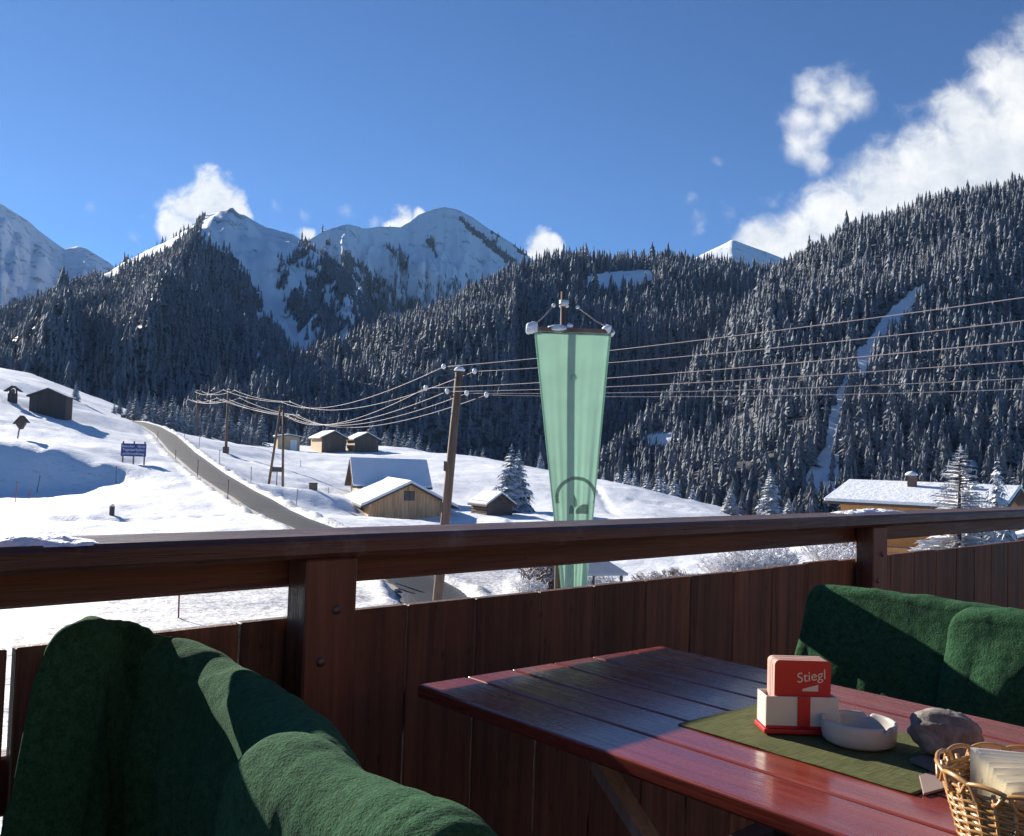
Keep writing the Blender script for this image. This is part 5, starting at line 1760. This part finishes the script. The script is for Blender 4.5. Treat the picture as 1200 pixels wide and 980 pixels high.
def drape(name, ridge, out_dir, half, zlow_front, zlow_back, mat, label, group, folds, flare=0.10, seed=0, nu=170, thick=0.010, lean=0.0, wrinkle=0.4):
    """a blanket over a back-rest: ridge (world polyline), out_dir = horizontal side facing the viewer"""
    R = smooth_path(ridge, nu)
    out_dir = np.asarray(out_dir, float)
    s = np.linspace(0, 1, nu)
    along = np.gradient(R, axis=0); along[:, 2] = 0
    cols = []
    prof = []
    nfr, nar, nbk = 70, 18, 40
    for j in range(nfr): prof.append(('f', 1 - j / nfr))
    for j in range(nar + 1): prof.append(('a', j / nar))
    for j in range(1, nbk + 1): prof.append(('b', j / nbk))
    V = np.zeros((len(prof), nu, 3))
    arcL = np.r_[0, np.cumsum(np.linalg.norm(np.diff(R[:, :2], axis=0), axis=1))]
    for j, (kind, t) in enumerate(prof):
        if kind == 'a':
            a = PI * t
            off = half * np.cos(a); dz = half * np.sin(a) * 0.9 - half * 0.9
            drop = np.zeros(nu); w = 0
            V[j, :, 0] = R[:, 0] + out_dir[0] * off; V[j, :, 1] = R[:, 1] + out_dir[1] * off; V[j, :, 2] = R[:, 2] + dz
        else:
            zlow = zlow_front if kind == 'f' else zlow_back
            sg = 1 if kind == 'f' else -1
            top = R[:, 2] - half * 0.9
            L = np.maximum(top - zlow, 0.01)
            z = top - L * t
            fo = np.zeros(nu)
            for (k, amp, ph, sl2) in folds:
                fo += amp * (2.2 * np.abs(np.sin(PI * (k * arcL + ph + sl2 * L * t + 0.35 * fbm(arcL * 6 + ph, L * t * 2 + seed, 2)))) ** 0.75 - 0.3)
            fo += 0.012 * fbm(arcL * 5 + seed, np.full(nu, t * 1.2 + seed), 3)
            w = np.clip((L * t - 0.03) / 0.10, 0, 1) ** 1.2
            off = sg * (half + flare * t ** 0.8 * 0.5 + fo * w) + lean * L * t
            V[j, :, 0] = R[:, 0] + out_dir[0] * off; V[j, :, 1] = R[:, 1] + out_dir[1] * off; V[j, :, 2] = z
    # terry unevenness
    rdv = DPL - V @ nn_
    push = np.maximum(0, 0.022 - rdv) * (V[..., 2] < 0.95)
    V = V - nn_[None, None, :] * push[..., None]
    gu, gv = np.meshgrid(arcL, np.linspace(0, 1, len(prof)))
    V[..., 2] += 0.006 * fbm(gu * 22 + seed, gv * 26, 3)
    wr = fbm(gu * 9 + 3 * seed, gv * 3 + seed, 3)
    V[..., 2] += 0.030 * (np.abs(wr) ** 0.8 - 0.2) * (wrinkle)
    V += out_dir[None, None, :] * (0.012 * wrinkle * fbm(gu * 16 + seed, gv * 9, 3))[..., None]
    me = np_mesh(name, V.reshape(-1, 3), grid_faces(len(prof), nu), 4)
    o = link(name, me, mat, smooth=True)
    m = o.modifiers.new('thickness', 'SOLIDIFY'); m.thickness = thick; m.offset = 0
    m = o.modifiers.new('sub', 'SUBSURF'); m.levels = 1; m.render_levels = 1
    return tag(o, label, 'blanket', group)


# left bench line: through the two ends of the blanket's top edge
pF, pN = T(130, 720, 0.935), T(560, 970, 0.90)
dl = (pN - pF); dl[2] = 0; dl /= np.linalg.norm(dl)
nl_ = np.array([dl[1], -dl[0], 0])
if nl_[:2] @ pF[:2] > 0: nl_ = -nl_            # towards the camera
lineL = lambda x, y: plane_pt(x, y, pF, nl_)
endA = lambda x, y, rd: plane_pt(x, y, nn_ * (DPL - rd) + np.array([0, 0, 1.0]), nn_)
def sun_pt(px, py, c):
    """point of the blanket's top edge that lies on the slanting sun plane leaving the rail line at height c"""
    d = ray(px, py)
    return CAM + d * ((c - 1.25 - 0.39 * DPL) / (d[2] - 0.39 * (d @ nn_)))
ridgeA = [endA(56, 1060, 0.10), endA(52, 960, 0.095), endA(66, 872, 0.08), endA(80, 795, 0.055), endA(88, 755, 0.035), endA(99, 730, 0.025)]
ridgeA += [sun_pt(*q) for q in ((112, 719, 0.905), (130, 727, 0.900), (152, 735, 0.898), (182, 744, 0.905), (211, 753, 0.917), (238, 765, 0.930), (262, 779, 0.942), (309, 808, 1.005), (351, 838, 1.09), (372, 866, 1.13), (384, 892, 1.14))]
ridgeB = [lineL(*q) for q in ((336, 945), (338, 900), (344, 874), (358, 860), (380, 869), (421, 895), (470, 914), (520, 934), (556, 950), (574, 972), (580, 1020))]
ridgeB = [p - dl * 0.0 + nl_ * 0.030 + np.array([0, 0, 0.0]) for p in ridgeB]
drape('fleece_blanket', ridgeA, nl_, 0.055, 0.28, 0.35, M['fleece'], 'dark green fleece blanket hanging in folds over the chair back at far left', 'green blankets over the seat backs',
      [(7.2, 0.011, 0.45, 0.10), (12.3, 0.008, 0.1, -0.30), (21.0, 0.003, 0.0, 0.4)], -0.04, 1, lean=0.0, wrinkle=0.0)
drape('fleece_blanket', ridgeB, nl_, 0.058, 0.28, 0.35, M['fleece'], 'dark green fleece blanket bunched over the nearest chair back, front left', 'green blankets over the seat backs',
      [(5.0, 0.010, 0.3, 0.2), (11.0, 0.006, 0.1, -0.3)], 0.03, 4, lean=0.0)
# right bench
qF, qN = T(958, 690, 0.935), T(1200, 716, 0.945)
dr_ = (qN - qF); dr_[2] = 0; dr_ /= np.linalg.norm(dr_)
nr_ = np.array([dr_[1], -dr_[0], 0])
if nr_[:2] @ qF[:2] > 0: nr_ = -nr_
lineR = lambda x, y: plane_pt(x, y, qF, nr_)
ridgeC = [lineR(*q) for q in ((943, 830), (946, 770), (951, 705), (956, 690), (968, 687), (1000, 690), (1040, 694), (1080, 700), (1120, 706), (1150, 710), (1180, 716), (1210, 722))]
ridgeD = [lineR(*q) + nr_ * 0.035 for q in ((1136, 790), (1128, 752), (1126, 728), (1134, 716), (1150, 712), (1180, 714), (1215, 717), (1260, 722), (1320, 735))]
drape('fleece_blanket', ridgeC, nr_, 0.024, 0.40, 0.40, M['fleece'], 'dark green fleece blanket spread over the seat back beyond the table', 'green blankets over the seat backs', [(3.0, 0.007, 0.2, 0.1), (8.0, 0.003, 0.5, 0.1)], 0.04, 8, nu=120, lean=0.26, wrinkle=0.08)
drape('fleece_blanket', ridgeD, nr_, 0.034, 0.40, 0.40, M['fleece'], 'second dark green fleece blanket overlapping the first at the right edge', 'green blankets over the seat backs', [(4.0, 0.010, 0.0, 0.1), (9.0, 0.004, 0.2, 0.1)], 0.04, 12, nu=100, lean=0.26, wrinkle=0.12)


def bench(p0, p1, d, face, label, ztop):
    L = float(np.linalg.norm((p1 - p0)[:2])) + 0.02
    root = empty('garden_bench' if 'bench' in label else 'garden_chair', Vector((p0[0], p0[1], FLOOR)), math.atan2(d[1], d[0]))
    tag(root, label, 'bench' if 'bench' in label else 'chair')
    sy = 1 if (np.array([-d[1], d[0]]) @ face[:2]) > 0 else -1   # local y side of the sitter
    zt_ = ztop - FLOOR
    for k in range(3):
        z = zt_ - 0.08 - k * 0.14
        MB().box(0.02, L, -0.009, 0.009, z - 0.10, z).build('back_board', M['hut'], root)
    y0, y1 = sorted((sy * 0.03, sy * 0.42))
    MB().box(0.02, L, y0, y1, 0.41, 0.44).build('seat', M['hut'], root)
    for x in (0.08, L - 0.06):
        MB().box(x - 0.02, x + 0.02, -0.03 if sy > 0 else 0.011, -0.011 if sy > 0 else 0.03, 0, zt_ - 0.09).build('leg', M['hut'], root)
        MB().box(x - 0.02, x + 0.02, sy * 0.38 - 0.02, sy * 0.38 + 0.02, 0, 0.405).build('leg', M['hut'], root)


cA0, cA1 = T(190, 742, 0.90) - nl_ * 0.035, T(345, 858, 0.885) - nl_ * 0.045
for c0_, c1_, lb in ((cA0, cA1, 'garden chair under the folded green blanket at far left'), (lineL(352, 880), lineL(548, 975), 'garden chair under the nearest green blanket, front left')):
    d_ = c1_ - c0_; d_[2] = 0; d_ /= np.linalg.norm(d_)
    bench(c0_, c1_, d_, -nl_, lb, 0.84)
bench(qF + dr_ * 0.05, qN + dr_ * 0.35, dr_, -nr_ * -1, 'wooden garden bench draped by the two green blankets beyond the table', 0.90)

# ------------------------------------------------------------------ the air of the valley
hz = MB().box(-4600, 3400, -60, 6100, -420, 1750).build('haze', None)
hm = bpy.data.materials.new('valley_haze'); hm.use_nodes = True
hn = hm.node_tree.nodes; hn.remove(hn['Principled BSDF'])
pv = hn.new('ShaderNodeVolumePrincipled'); pv.inputs['Density'].default_value = 0.00002
pv.inputs['Color'].default_value = (0.45, 0.68, 1.0, 1); pv.inputs['Anisotropy'].default_value = 0.2
hm.node_tree.links.new(pv.outputs[0], hn['Material Output'].inputs['Volume'])
hz.data.materials.append(hm); hz.display_type = 'WIRE'
tag(hz, kind='stuff')
